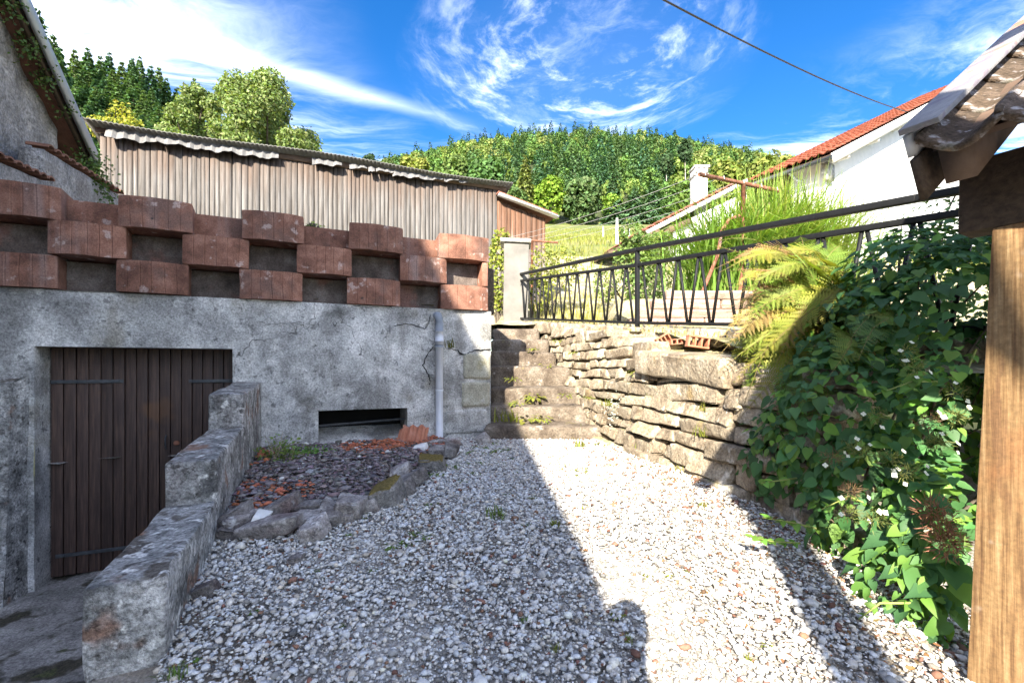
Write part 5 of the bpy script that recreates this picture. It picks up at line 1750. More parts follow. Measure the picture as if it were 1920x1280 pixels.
def build_shelter():
    root = empty('timber_shelter', sh(.1, .06, -.95), 'timber shelter with pine post and old tiled roof at the right edge', 'shelter')
    # post, leaning a little
    b0, t0 = sh(.041, .215, -1.40), sh(.118, .215, .494)
    me = rock((b0 + t0) / 2, SE * .068, SDD * .063, (t0 - b0) / 2, (5, 5, 20), 20, .0012, 8, .006, 3, MT['post'], 'post', rad=.006)
    link('post', me, root)
    link('beam', rock(sh(.89, .215, .625), SE * .93, SDD * .065, Vector((0, 0, .13)), (20, 4, 5), 20, .002, 6, .004, 8, MT['darkbeam'], 'beam', rad=.006), root)
    p2 = sh(1.75, .215, -.50)
    link('post', rock(p2, SE * .063, SDD * .063, Vector((0, 0, .995)), (4, 4, 10), 20, .002, 8, .006, 4, MT['post'], 'post', rad=.006), root)
    for s in (.02, 1.7):
        link('post', rock(sh(s, 2.3, .35), SE * .063, SDD * .063, Vector((0, 0, 1.5)), (4, 4, 10), 20, .002, 8, .006, 5, MT['rafter'], 'post', rad=.006), root)
    # rafters
    for s in (.02, .45, .92, 1.42):
        a, b = sh(s, -.06, roofz(-.06) - .14), sh(s, 2.4, roofz(2.4) - .14)
        link('rafter', bar_mesh('rafter', a, b, .08, .13, MT['rafter']), root)
    # barge board hanging below the verge, and flat board lying along the verge
    a, b = sh(-.07, -.10, roofz(-.10) - .15), sh(-.07, 2.5, roofz(2.5) - .15)
    link('barge_board', bar_mesh('barge_board', a, b, .022, .15, MT['darkbeam']), root)
    nrm = (SDD * -.676 + Vector((0, 0, 1))).normalized()
    slope = (SDD + Vector((0, 0, .676))).normalized()
    c0 = sh(-.045, -.15, roofz(-.15)) + nrm * .05; c1 = sh(-.045, 2.6, roofz(2.6)) + nrm * .05
    me = rock((c0 + c1) / 2, (c1 - c0) / 2, SE * .055, nrm * .010, (30, 4, 3), 20, .001, 6, .004, 9, MT['flakedpaint'], 'verge_board', rad=.003)
    link('verge_board', me, root)
    link('verge_lath', bar_mesh('verge_lath', sh(-.085, -.13, roofz(-.13) - .01), sh(-.085, 2.5, roofz(2.5) - .01), .025, .08, MT['whitewood']), root)
    # tiles: two-wave clay tiles, shared mesh
    tw, tl = .195, .40
    n = 17
    V, Fs = [], []
    for k, u in enumerate((0, .06, .5, 1)):
        for i in range(n):
            q = i / (n - 1)
            z = .026 * math.cos(2 * math.pi * (q * 1.0 + .02)) + (.012 if q < .12 else 0)
            V.append((q * tw * 1.10 - tw / 2, u * tl, z - (.012 if k == 0 else 0) + .004 * math.sin(7 * q + 5 * u)))
    for k in range(3):
        for i in range(n - 1):
            Fs.append((k * n + i, k * n + i + 1, (k + 1) * n + i + 1, (k + 1) * n + i))
    me = mesh('tile', V, Fs, MT['oldtile'], smooth=True)
    bm = bmesh.new(); bm.from_mesh(me); bmesh.ops.solidify(bm, geom=bm.faces[:], thickness=.022); bm.to_mesh(me); bm.free()
    rot = Matrix((SE, slope, nrm)).transposed().to_4x4()
    for rI in range(8):
        for cI in range(10):
            dd = -.16 + rI * .29; s = -.06 + cI * tw
            p = sh(s + tw / 2, dd, roofz(dd)) - nrm * .012
            tiltm = Matrix.Rotation(R(-3.2 + rnd.uniform(-.6, .6)), 4, 'X') @ Matrix.Rotation(R(rnd.uniform(-1.2, 1.2)), 4, 'Z')
            mw = Matrix.Translation(p + Vector((rnd.uniform(-.004, .004), 0, rnd.uniform(-.002, .004)))) @ rot @ tiltm
            link('tile', me, root, mw)
    # roof boarding below the tiles
    a = sh(-.05, -.05, roofz(-.05) - .06); b = sh(2.0, -.05, roofz(-.05) - .06)
    V = [a, b, b + SDD * 2.5 + Vector((0, 0, .676 * 2.5)), a + SDD * 2.5 + Vector((0, 0, .676 * 2.5))]
    o = link('roof_boarding', mesh('roof_boarding', [list(v) for v in V], [(0, 1, 2, 3)], MT['rafter']), root); o.modifiers.new('th', 'SOLIDIFY').thickness = .02
    # the shed is a small one and stands close: all its timbers at three quarters of the sizes above
    small = Matrix.Scale(.76, 4)
    for ch in root.children:
        ch.matrix_basis = small @ ch.matrix_basis
    # unseen boards added to shade the bush, gapped so the post stays lit
    for k in range(9):
        x0 = .30 + k * .083; x1 = x0 + .080; xm = (x0 + x1) / 2
        if .82 < xm < 1.04: continue
        zlo = 1.30 - (xm - .30) * .56; zhi = 1.30 + (xm - .30) * 1.40
        link('shade_board', box_mesh('shade_board', (xm, -.30, (zlo + zhi) / 2), (.0395, 0, 0), (0, .012, 0), (0, 0, max(zhi - zlo, .06) / 2), MT['rafter'], .002), root)
    link('shade_rafter', bar_mesh('shade_rafter', (.26, -.33, 1.26), (1.06, -.33, 2.38), .05, .08, MT['rafter']), root)
    link('shade_tie', bar_mesh('shade_tie', (1.04, -.33, 2.32), (2.6, .2, 2.32), .06, .10, MT['rafter']), root)
    # unseen panel put in to shade the plants behind the post
    for k in range(9):
        c = Vector((1.66 + .1 * k, .78 - .03 * k, .60))
        link('shade_panel', box_mesh('shade_panel', c, Vector((.047, -.014, 0)), Vector((.003, .011, 0)), Vector((0, 0, .36)), MT['rafter'], .002), root)


build_shelter()


# ------------------------------------------------------------------ hydrangea
def build_hydrangea():
    r = np.random.default_rng(41)
    root = empty('hydrangea_bush', (1.75, 2.2, -.8), 'climbing hydrangea bush with white lacecap flowers behind the pine post', 'bush')
    lobes = [((1.95, 2.40, .02), (.50, .42, .46)), ((1.62, 2.20, -.30), (.36, .34, .42)), ((1.62, 1.95, -.58), (.34, .26, .34)), ((1.48, 1.62, -.80), (.22, .20, .22)),
             ((2.15, 2.35, .38), (.42, .36, .36)), ((1.92, 1.95, -.35), (.42, .34, .48)), ((1.75, 1.72, -.70), (.32, .22, .30)), ((1.50, 2.45, -.50), (.22, .24, .32)), ((1.62, 1.66, -.62), (.26, .2, .30)), ((1.50, 1.50, -.84), (.20, .16, .20)), ((2.1, 2.1, .1), (.4, .3, .5)), ((2.12, 2.12, -.50), (.34, .2, .40)), ((2.0, 2.06, -.85), (.34, .2, .25)), ((1.80, 1.80, -.86), (.2, .2, .2)), ((2.42, 2.42, -.15), (.25, .2, .45)), ((2.40, 2.42, -.65), (.25, .2, .35)), ((2.45, 2.45, .35), (.25, .2, .3))]
    P, Nn = shell_points(lobes, 12500, r, .66)
    face = (Nn @ np.array([-.55, -.80, .2]))
    keep = (face > -.35) & (P[:, 2] > -.98) & ~((CX + F * P[:, 0] / P[:, 1] > 1800) & (P[:, 1] < 1.95))
    P, Nn = P[keep], Nn[keep]
    n = len(P)
    d = unit(Nn * .5 + r.normal(size=(n, 3)) * .55 + [-.15, -.1, -.75])
    nm = unit(Nn * .9 + [-.1, -.25, .75] + r.normal(size=(n, 3)) * .35)
    low = np.clip((-.1 - P[:, 2]) / .6, 0, 1)
    sz = r.lognormal(math.log(.041), .32, n).clip(.018, .085) * (1 + .25 * low * (r.random(n) < .5))
    base = np.where((r.random(n) < .25)[:, None], np.array([.13, .25, .045]), np.array([.06, .15, .05]))
    colr = base * (1 + r.uniform(-.3, .35, (n, 1))) * (1 + r.uniform(-.1, .1, (n, 3)))
    Rm = frames(nm, d)
    # the 300 leaves nearest the viewer are single parts
    order = np.argsort(np.linalg.norm(P, axis=1) - .6 * low)
    near, rest = order[:300], order[300:]
    var = []
    for k in range(6):
        tv = HEART_V * r.uniform(.88, 1.12, HEART_V.shape); tv[:, 2] *= r.uniform(.6, 2.6); tv[:, 2] -= r.uniform(-.15, .3) * tv[:, 1] ** 2; tv[:, 0] *= r.uniform(.75, 1.1)
        cc = np.tile(jitter_col([(.07, .17, .05), (.13, .26, .045), (.06, .15, .05), (.10, .21, .045), (.16, .28, .055), (.05, .13, .05)][k], 1, .05, .02, r), (len(tv), 1))
        var.append(mesh('leaf', tv, HEART_F, MT['glossleaf'], cols=cc, smooth=True))
    for i in near:
        m4 = Matrix([list(Rm[i][0] * sz[i]) + [P[i][0]], list(Rm[i][1] * sz[i]) + [P[i][1]], list(Rm[i][2] * sz[i]) + [P[i][2]], [0, 0, 0, 1]])
        link('leaf', var[int(r.integers(0, 6))], root, m4)
    v, f, c = scatter(HEART_V, HEART_F, P[rest], Rm[rest], sz[rest], colr[rest])
    o = link('foliage', mesh('foliage', v, f, MT['glossleaf'], cols=c, smooth=True), root); o['kind'] = 'stuff'
    # inner dark twigs
    for k in range(26):
        a = Vector((1.7 + rnd.uniform(-.2, .4), 2.3 + rnd.uniform(-.2, .3), -.85)); b = Vector(P[int(r.integers(0, n))])
        m = a.lerp(b, .5) + Vector((rnd.uniform(-.1, .1), rnd.uniform(-.1, .1), .12))
        link('branch', tube_mesh('branch', [a, m, b], [.008, .006, .003], MT['bark'], 6), root)
    # young shoots reaching out over the gravel
    def shoot(pts, lv, n_, nm_='shoot', up=.04):
        pts = [Vector(p) for p in pts]
        s_ = link(nm_, tube_mesh(nm_, pts, [.0045] + [.0035] * (len(pts) - 2) + [.002], MT['stem'], 6), root)
        q = []; dd = []
        for k in range(n_):
            u = (k + .5) / n_ * (len(pts) - 1); i = min(int(u), len(pts) - 2); p = pts[i].lerp(pts[i + 1], u - i); t = (pts[i + 1] - pts[i]).normalized()
            for sg in (-1, 1):
                side = t.cross(Vector((0, 0, 1))).normalized() * sg
                q.append(p); dd.append(side * .7 + t * .5 + Vector((0, 0, rnd.uniform(-.4, .3))))
        q = np.array([list(x) for x in q]); dd = unit(np.array([list(x) for x in dd])); m = len(q)
        v, f, c = scatter(HEART_V, HEART_F, q, frames(unit(r.normal(size=(m, 3)) * .4 + [-.2, -.4, .8]), dd), r.uniform(.7, 1.1, m) * lv, jitter_col((.12, .24, .04), m, .3, .08, r))
        link('shoot_leaves', mesh('shoot_leaves', v, f, MT['glossleaf'], cols=c, smooth=True), root)
    shoot([W(1560, 905, 2.15), W(1500, 895, 2.1), W(1450, 902, 2.05), W(1428, 905, 2.03)], .038, 5)
    shoot([W(1530, 990, 1.95), W(1480, 978, 1.92), W(1430, 970, 1.9)], .040, 4)
    shoot([W(1500, 1018, 1.9), W(1450, 1015, 1.86), W(1402, 1005, 1.83)], .034, 5)
    shoot([W(1830, 655, 1.9), W(1815, 690, 1.88), W(1770, 715, 1.86), W(1710, 715, 1.85), W(1640, 740, 1.86)], .045, 6)
    shoot([W(1660, 810, 1.95), W(1600, 790, 1.98), W(1540, 775, 2.02)], .032, 5)
    shoot([W(1640, 950, 1.8), W(1590, 930, 1.8), W(1540, 955, 1.8)], .036, 4)
    shoot([W(1720, 1130, 1.5), W(1650, 1130, 1.5), W(1610, 1160, 1.5)], .03, 4)
    # lacecap flower heads: fine green centre and white outer florets
    pet_v = []
    for k in range(4):
        a = k * math.pi / 2
        for x, y, z in ((0, 0, 0), (.30, .35, .05), (0, .62, .08), (-.30, .35, .05)):
            pet_v.append((x * math.cos(a) - y * math.sin(a), x * math.sin(a) + y * math.cos(a), z))
    pet_v = np.array(pet_v); pet_f = tri([q for k in range(4) for q in ((4 * k, 4 * k + 1, 4 * k + 2), (4 * k, 4 * k + 2, 4 * k + 3))])
    heads = [(1700, 660, 1.98, 7), (1715, 690, 1.9, 4), (1790, 735, 1.85, 5), (1790, 780, 1.8, 6), (1740, 790, 1.82, 4), (1640, 780, 1.9, 3), (1700, 885, 1.72, 6), (1665, 860, 1.78, 5), (1620, 850, 1.85, 4), (1595, 920, 1.82, 4), (1590, 965, 1.78, 3), (1640, 975, 1.72, 4), (1600, 840, 1.9, 3), (1755, 830, 1.75, 5), (1560, 860, 1.98, 3)]
    for k, (px, py, Y, nf) in enumerate(heads):
        c = np.array(W(px, py, Y - .12))
        h = empty('flower_head', Vector(c)); h.parent = root; h.matrix_parent_inverse = Matrix.Translation(-Vector((1.75, 2.2, -.8))); WORLD[h.name] = Matrix.Translation(Vector(c))
        m = 150
        d = unit(r.normal(size=(m, 3)) + [0, -.3, .3]); p = c + d * r.uniform(.2, 1, (m, 1)) * [.05, .035, .035]
        v, f, cc = scatter(NEEDLE_V * [.35, 1, 1], NEEDLE_F, p, frames(unit(r.normal(size=(m, 3))), d), r.uniform(.010, .022, m), jitter_col((.17, .20, .06) if k % 5 != 4 else (.2, .13, .07), m, .3, .1, r))
        link('fertile_centre', mesh('fertile_centre', v, f, MT['leaf'], cols=cc), h)
        for q in range(max(2, nf - 2)):
            a = r.uniform(0, 6.283); p = c + np.array([math.cos(a) * .055, -.02 + r.uniform(-.02, .01), math.sin(a) * .04])
            nm_ = unit(np.array([[math.cos(a) * .4, -.8, .6 + r.uniform(-.3, .3)]])); rm = frames(nm_, unit(r.normal(size=(1, 3))))
            v, f, cc = scatter(pet_v, pet_f, p[None], rm, np.array([r.uniform(.013, .020)]), np.ones((1, 3)))
            link('floret', mesh('floret', v, f, MT['petal']), h)
    # faded brown flower heads low down
    for px, py, Y in ((1765, 990, 1.58), (1750, 960, 1.62), (1780, 1020, 1.55)):
        c = np.array(W(px, py, Y - .1)); m = 220
        d = unit(r.normal(size=(m, 3))); p = c + d * r.uniform(.2, 1, (m, 1)) * [.06, .04, .055]
        v, f, cc = scatter(NEEDLE_V * [.4, 1, 1], NEEDLE_F, p, frames(unit(r.normal(size=(m, 3))), d), r.uniform(.014, .03, m), jitter_col((.24, .115, .07), m, .35, .1, r))
        tag(link('faded_head', mesh('faded_head', v, f, MT['leaf'], cols=cc), root), 'faded brown flower head')
    # dark small-leaved shrub behind, over the railing
    n = 2600
    P, Nn = shell_points([((2.55, 3.0, .50), (.42, .35, .38)), ((2.95, 3.0, .66), (.5, .4, .55)), ((2.25, 3.05, .30), (.30, .3, .30))], n, r, .3)
    n = len(P)
    v, f, c = scatter(OVATE_V, OVATE_F, P, frames(unit(Nn + r.normal(size=(n, 3)) * .5 + [0, 0, .5]), unit(r.normal(size=(n, 3)) + [0, 0, -.5])), r.uniform(.03, .06, n), jitter_col((.075, .15, .05), n, .4, .12, r))
    sroot = empty('small_leaved_shrub', (2.6, 3.05, .1), 'dark small-leaved shrub growing through the railing behind the hydrangea', 'shrub')
    o = link('foliage', mesh('foliage', v, f, MT['leaf'], cols=c), sroot); o['kind'] = 'stuff'
    for k in range(9):
        a = Vector((2.6 + rnd.uniform(-.2, .3), 3.1, .0)); b = Vector(P[int(r.integers(0, n))])
        link('stem', tube_mesh('stem', [a, a.lerp(b, .5) + Vector((0, 0, .1)), b], [.012, .009, .004], MT['bark'], 6), sroot)


build_hydrangea()


# ------------------------------------------------------------------ ferns
def frond_mesh(seed, colr, L=1.0):
    """frond of length 1 along +y in its own space, arching in z, with pinnate leaflets"""
    r = np.random.default_rng(seed)
    rach = lambda u: np.array([0, u * .93, .34 * math.sin(u * 2.2) - .30 * u * u])
    pin_v, pin_f, o = [], [], 0
    m = 9
    for k in range(m):
        u0 = k / m; hw = .135 * (1 - u0 ** 1.3) + .015
        for sg in (-1, 1):
            pin_v += [(0, u0, 0), (sg * hw, u0 + .075, .0), (sg * hw * .9, u0 + .125, -.01), (0, u0 + .085, 0)]
            pin_f += [(o, o + 1, o + 2), (o, o + 2, o + 3)] if sg > 0 else [(o, o + 2, o + 1), (o, o + 3, o + 2)]
            o += 4
    pin_v = np.array(pin_v); pin_f = tri(pin_f)
    P, N_, D, S = [], [], [], []
    n = 27
    for k in range(n):
        u = .10 + .88 * k / n
        p = rach(u); t = rach(min(u + .02, 1)) - p; t /= np.linalg.norm(t)
        ln = .24 * math.sin(math.pi * min(1, (u * .93 + .12)) ** .85) + .012
        for sg in (-1, 1):
            d = np.array([sg * .95, .28, 0]) + t * .12 + r.normal(0, .05, 3) + np.array([0, 0, -.22])
            P.append(p); D.append(d); N_.append(np.cross(t, [sg, 0, 0]) * -sg * -1 + np.array([0, 0, .5])); S.append(ln * r.uniform(.85, 1.1))
    P, D, N_, S = np.array(P), unit(np.array(D)), unit(np.array(N_)), np.array(S)
    c = jitter_col(colr, len(P), .25, .08, r)
    v, f, cc = scatter(pin_v, pin_f, P, frames(N_, D), S, c)
    tv, tf = tube([rach(u) for u in np.linspace(0, 1, 9)], [.008 * (1 - .8 * u) for u in np.linspace(0, 1, 9)], 5, False)
    tv = np.array([list(x) for x in tv]); tf2 = []
    for q in tf: tf2 += [(q[0], q[1], q[2]), (q[0], q[2], q[3])]
    v, f, cc = merge([(v, f, cc), (tv, np.array(tf2), np.tile(np.array([[.28, .22, .09]]), (len(tv), 1)))])
    return mesh('frond', v, f, MT['leaf'], cols=cc)


def build_ferns():
    green = [frond_mesh(1, (.19, .24, .035)), frond_mesh(2, (.25, .26, .04)), frond_mesh(3, (.13, .21, .03))]
    dry = [frond_mesh(4, (.36, .27, .10)), frond_mesh(5, (.30, .19, .08))]
    shade = [frond_mesh(6, (.13, .23, .06)), frond_mesh(7, (.17, .24, .05))]

    r = random.Random(8)

    def place(root, mesh_, base, tip, up=Vector((0, 0, 1)), scale=None, wid=None):
        base, tip = Vector(base), Vector(tip)
        d = tip - base; L = d.length
        up = Vector((r.uniform(-.7, .3), r.uniform(-1.1, -.25), r.uniform(.35, 1.0)))      # fronds lean their faces to the light
        y = d.normalized(); x = y.cross(up).normalized(); z = x.cross(y)
        wd = wid or L
        m = Matrix((x * wd, y * L / .93, z * L)).transposed().to_4x4()
        link('frond', mesh_, root, Matrix.Translation(base) @ m)
    r = random.Random(8)
    a = empty('fern', (1.85, 2.95, .05), 'large sunlit yellow-green fern with browning fronds on top of the stone wall', 'fern')
    tips = [(1345, 458, 2.75), (1340, 500, 2.6), (1352, 505, 2.5), (1362, 535, 2.6), (1395, 470, 2.9), (1420, 455, 3.0), (1500, 440, 3.1), (1560, 470, 2.9), (1380, 600, 2.45), (1390, 615, 2.4), (1340, 640, 2.55), (1430, 655, 2.3), (1390, 700, 2.35), (1450, 690, 2.3), (1395, 748, 2.4), (1380, 790, 2.4), (1345, 665, 2.5), (1365, 575, 2.7), (1590, 455, 2.8), (1640, 520, 2.7), (1470, 560, 2.4), (1530, 600, 2.4)]
    for i, (px, py, Y) in enumerate(tips):
        bx = W(1545 + r.uniform(-40, 40), 585 + r.uniform(-35, 55), 2.85 + r.uniform(-.15, .15))
        t = W(px, py, Y)
        me = r.choice(dry) if i in (1, 3, 10, 16, 17, 4, 13) else r.choice(green)
        L = (t - bx).length
        place(a, me, bx, t, wid=min(L, .62) * r.uniform(.8, 1.0))
    for i in range(95):
        bx = W(1520 + r.uniform(-90, 70), 590 + r.uniform(-80, 90), 2.8 + r.uniform(-.15, .1)); t = W(r.uniform(1340, 1640), r.uniform(440, 800), r.uniform(2.35, 3.0))
        L = (t - bx).length
        if L > .12: place(a, r.choice(green + green + dry), bx, t, wid=min(L, .40) * r.uniform(.5, .8))
    for i in range(30):
        bx = W(1520 + r.uniform(-60, 60), 590 + r.uniform(-45, 50), 2.85 + r.uniform(-.2, .2))
        ang = r.uniform(2.2, 4.9); L = r.uniform(.22, .46)
        t = bx + Vector((math.cos(ang) * L, math.sin(ang) * L * .8, r.uniform(-.22, .28)))
        place(a, r.choice(green + green + [dry[0]]), bx, t, wid=L * .85)
    b = empty('fern', (1.9, 2.6, -.05), 'shaded dark green fern between the sunlit fern and the hydrangea', 'fern')
    for i, (px, py, Y) in enumerate(((1600, 590, 2.1), (1640, 610, 2.0), (1590, 640, 2.05), (1610, 670, 2.0), (1480, 760, 2.2), (1450, 800, 2.25), (1500, 720, 2.2), (1520, 820, 2.1), (1460, 860, 2.25), (1560, 700, 2.0), (1430, 720, 2.35), (1470, 650, 2.3), (1540, 780, 2.1))):
        bx = W(1690 + r.uniform(-40, 20), 620 + r.uniform(-30, 60), 2.4) if i < 4 else W(1590 + r.uniform(-40, 30), 660 + r.uniform(-30, 60), 2.45)
        t = W(px, py, Y); L = (t - bx).length
        place(b, r.choice(shade), bx, t, wid=min(L, .5))


build_ferns()


# ------------------------------------------------------------------ tall ornamental grass
def build_tall_grass():
    r = np.random.default_rng(15)
    root = empty('tall_grass', (3.75, 6.9, .9), 'tall arching clump of green ornamental grass beside the white house', 'grass clump')
    parts = []
    for n, cx, cy, h, sp, w, cr in ((2000, 3.9, 6.9, 2.45, .78, .032, (.21, .31, .055)), (1600, 3.3, 6.8, 2.0, .85, .030, (.17, .29, .05)), (1300, 4.45, 7.0, 2.2, .85, .030, (.25, .33, .07)), (320, 3.9, 6.9, 2.5, .6, .022, (.36, .36, .12))):
        b = np.stack([r.normal(cx, .30, n), r.normal(cy, .2, n), np.full(n, .85)], 1)
        parts.append(blade_set(b, n, h, sp, w, cr, r, .60, 6))
    v, f, c = merge(parts)
    o = link('blades', mesh('blades', v, f, MT['leaf'], cols=c), root); o['kind'] = 'stuff'
    # rough grass and herbs in the yard
    parts = []
    for n, x0, x1, y0, y1, h, cr in ((1500, .4, 3.5, 7.5, 12, .28, (.27, .26, .07)), (700, .3, 2.2, 6.0, 8.2, .12, (.33, .29, .10)), (500, .9, 1.9, 3.5, 6.5, .07, (.30, .27, .10))):
        x = r.uniform(x0, x1, n); y = r.uniform(y0, y1, n)
        ok = x > wall_x(y) + .35; x, y = x[ok], y[ok]
        b = np.stack([x, y, T(x, y)], 1)
        parts.append(blade_set(b, len(b), h, .6, .012, cr, r, .4, 3))
    v, f, c = merge(parts)
    tag(link('dry_grass', mesh('dry_grass', v, f, MT['leaf'], cols=c)), 'dry yellow grass on the terrace behind the railing', 'grass', kind='stuff')
    # meadow grass texture: tufts on the slope
    n = 16000
    x = r.uniform(-4, 22, n); y = r.uniform(13, 75, n)
    b = np.stack([x, y, T(x, y)], 1)
    v, f, c = blade_set(b, n, .42, .6, .04, (.20, .22, .05), r, .4, 2, .5)
    tag(link('meadow_grass', mesh('meadow_grass', v, f, MT['farleaf'], cols=c)), 'tall dry grass on the sunlit meadow slope', 'grass', kind='stuff')


build_tall_grass()


# ------------------------------------------------------------------ shrubs in the yard
def shrub(name, label, lobes, n, leaf, colr, stem_at, seed, cat='shrub', tmpl=(OVATE_V, OVATE_F), inner=.45, mat='leaf'):
    r = np.random.default_rng(seed)
    P, Nn = shell_points(lobes, n, r, inner); n = len(P)
    root = empty(name, stem_at, label, cat)
    v, f, c = scatter(tmpl[0], tmpl[1], P, frames(unit(Nn * .6 + r.normal(size=(n, 3)) * .6 + [0, -.2, .5]), unit(r.normal(size=(n, 3)) + [0, 0, -.4])), r.uniform(.7, 1.25, n) * leaf, jitter_col(colr, n, .35, .12, r))
    o = link('foliage', mesh('foliage', v, f, MT[mat], cols=c), root); o['kind'] = 'stuff'
    for k in range(7):
        b = Vector(P[int(r.integers(0, n))]); a = Vector(stem_at) + Vector((rnd.uniform(-.05, .05), 0, 0))
        link('stem', tube_mesh('stem', [a, a.lerp(b, .5) + Vector((0, 0, .08)), b], [.02, .012, .005], MT['bark'], 6), root)
    return root


def build_shrubs():
    shrub('garden_shrub', 'yellow-green shrub behind the gate pier', [((-.28, 8.9, 1.75), (.32, .3, .75)), ((-.2, 8.9, 2.3), (.22, .25, .4))], 1500, .075, (.20, .24, .035), (-.25, 8.9, .8), 1)
    shrub('garden_shrub', 'yellow-green shrub to the right of the gate pier', [((.62, 8.9, 1.9), (.30, .3, .5)), ((1.05, 9.3, 2.0), (.4, .3, .45)), ((.5, 8.7, 1.4), (.3, .3, .4))], 1600, .07, (.22, .25, .05), (.7, 9, .9), 2)
    shrub('elder_shrub', 'loose pale green elder shrub in front of the small house', [((2.35, 8.6, 2.0), (.42, .4, .5)), ((2.8, 8.8, 2.25), (.45, .4, .35)), ((2.45, 8.5, 1.45), (.4, .4, .4)), ((2.2, 8.4, 2.45), (.25, .25, .25))], 2200, .09, (.13, .20, .055), (2.45, 8.6, .9), 3)
    shrub('garden_shrub', 'small rounded shrub at the foot of the small house', [((2.0, 9.6, 1.75), (.3, .3, .4)), ((3.0, 9.4, 1.7), (.35, .3, .4))], 1000, .07, (.14, .20, .05), (2.5, 9.5, 1.1), 4)
    shrub('roof_edge_shrub', 'bright yellow bush above the left end of the barn roof', [((-7.75, 9.0, 4.85), (.22, .3, .40)), ((-8.1, 9.0, 4.7), (.3, .3, .22)), ((-7.5, 9.0, 4.7), (.2, .3, .22))], 900, .07, (.30, .31, .04), (-7.8, 9.0, 3.4), 6)
    shrub('balcony_weed', 'tiny weed growing behind the planter blocks', [((-1.9, 4.35, 1.32), (.10, .06, .05))], 80, .03, (.17, .22, .04), (-1.9, 4.35, 1.2), 7)


build_shrubs()


# ------------------------------------------------------------------ trees
def conifer_set(seed, H, Rr, n, colr, size):
    """leaf set for a conifer of height H: whorls of drooping sprays"""
    r = np.random.default_rng(seed)
    u = r.uniform(0, 1, n) ** .75            # 0 top .. 1 bottom
    whorl = np.round(u * 16) / 16 + r.normal(0, .008, n)
    az = r.uniform(0, 6.283, n); prof = np.clip(whorl, .02, 1) ** .85 * (1 - .25 * (whorl > .9))
    lobe = 1 + .25 * np.sin(az * 5 + whorl * 40)
    rad = prof * Rr * lobe * r.uniform(.25, 1.0, n) ** .5
    z = H * (1 - whorl * .92) - rad * .28
    P = np.stack([np.cos(az) * rad, np.sin(az) * rad, z], 1)
    d = unit(np.stack([np.cos(az), np.sin(az), np.full(n, -.25)], 1) + r.normal(size=(n, 3)) * .3)
    nm = unit(np.stack([np.cos(az) * .4, np.sin(az) * .4, np.full(n, .9)], 1) + r.normal(size=(n, 3)) * .35)
    s = size * r.uniform(.7, 1.3, n) * (.45 + .6 * prof)
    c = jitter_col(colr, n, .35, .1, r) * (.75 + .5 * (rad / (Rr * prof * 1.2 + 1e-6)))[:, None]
    return scatter(NEEDLE_V * [1.5, 1, 1], NEEDLE_F, P, frames(nm, d), s, c)


def broad_set(seed, H, Rr, n, colr, size, base=.25, tmpl=(CARD_V, CARD_F), nl=9, top=1.0, core=.72, lo=.30, hi=.48, inner=.55):
    r = np.random.default_rng(seed)
    lobes = [((0, 0, H * (base + (1 - base) * .5)), (Rr * core, Rr * core, H * (1 - base) * .46 * top * (core / .72)))]
    for k in range(nl):
        a = r.uniform(0, 6.283); e = r.uniform(-.7, 1.25); kq = .58 + (.72 - core) * .5
        q = np.array([math.cos(a) * math.cos(e) * Rr * kq, math.sin(a) * math.cos(e) * Rr * kq, H * (base + (1 - base) * .5) + math.sin(e) * H * (1 - base) * (.36 + (.72 - core) * .22)])
        s = Rr * r.uniform(lo, hi)
        lobes.append((tuple(q), (s, s, s * .9)))
    P, Nn = shell_points(lobes, n, r, inner); n = len(P)
    nm = unit(Nn * .7 + r.normal(size=(n, 3)) * .7 + [0, 0, .35])
    c = jitter_col(colr, n, .35, .12, r)
    return scatter(tmpl[0], tmpl[1], P, frames(nm, unit(r.normal(size=(n, 3)))), size * r.uniform(.6, 1.3, n), c), lobes


def trunk_mesh(H, r0, seed, mat='bark', limbs=None):
    r = random.Random(seed)
    pts = [(r.uniform(-.02, .02) * H * k / 6, r.uniform(-.02, .02) * H * k / 6, H * .97 * k / 6) for k in range(7)]
    pts[0] = (0, 0, -.8)
    parts = [tube(pts, [r0 * (1 - .85 * k / 6) for k in range(7)], 8)]
    for c, ra in (limbs or [])[:9]:
        a = Vector((0, 0, H * r.uniform(.25, .5))); b = Vector(c)
        parts.append(tube([a, a.lerp(b, .5) + Vector((0, 0, -.04 * H * .2)), b], [r0 * .45, r0 * .3, r0 * .1], 6))
    V, Fs = [], []
    for v, f in parts:
        o = len(V); V += [tuple(x) for x in v]; Fs += [tuple(i + o for i in q) for q in f]
    return mesh('trunk', V, Fs, MT[mat], smooth=True)


def tree(name, label, pos, crown, trunk, sc_=1.0, cat='tree', group=None, yaw=0.0, sz=None):
    o = empty(name, pos, label, cat, group)
    o.rotation_euler = (0, 0, yaw); o.scale = (sc_, sc_, (sz or sc_))
    for nm, me in (('crown', crown), ('trunk', trunk)):
        c = bpy.data.objects.new(nm, me); col.objects.link(c); c.parent = o
    return o


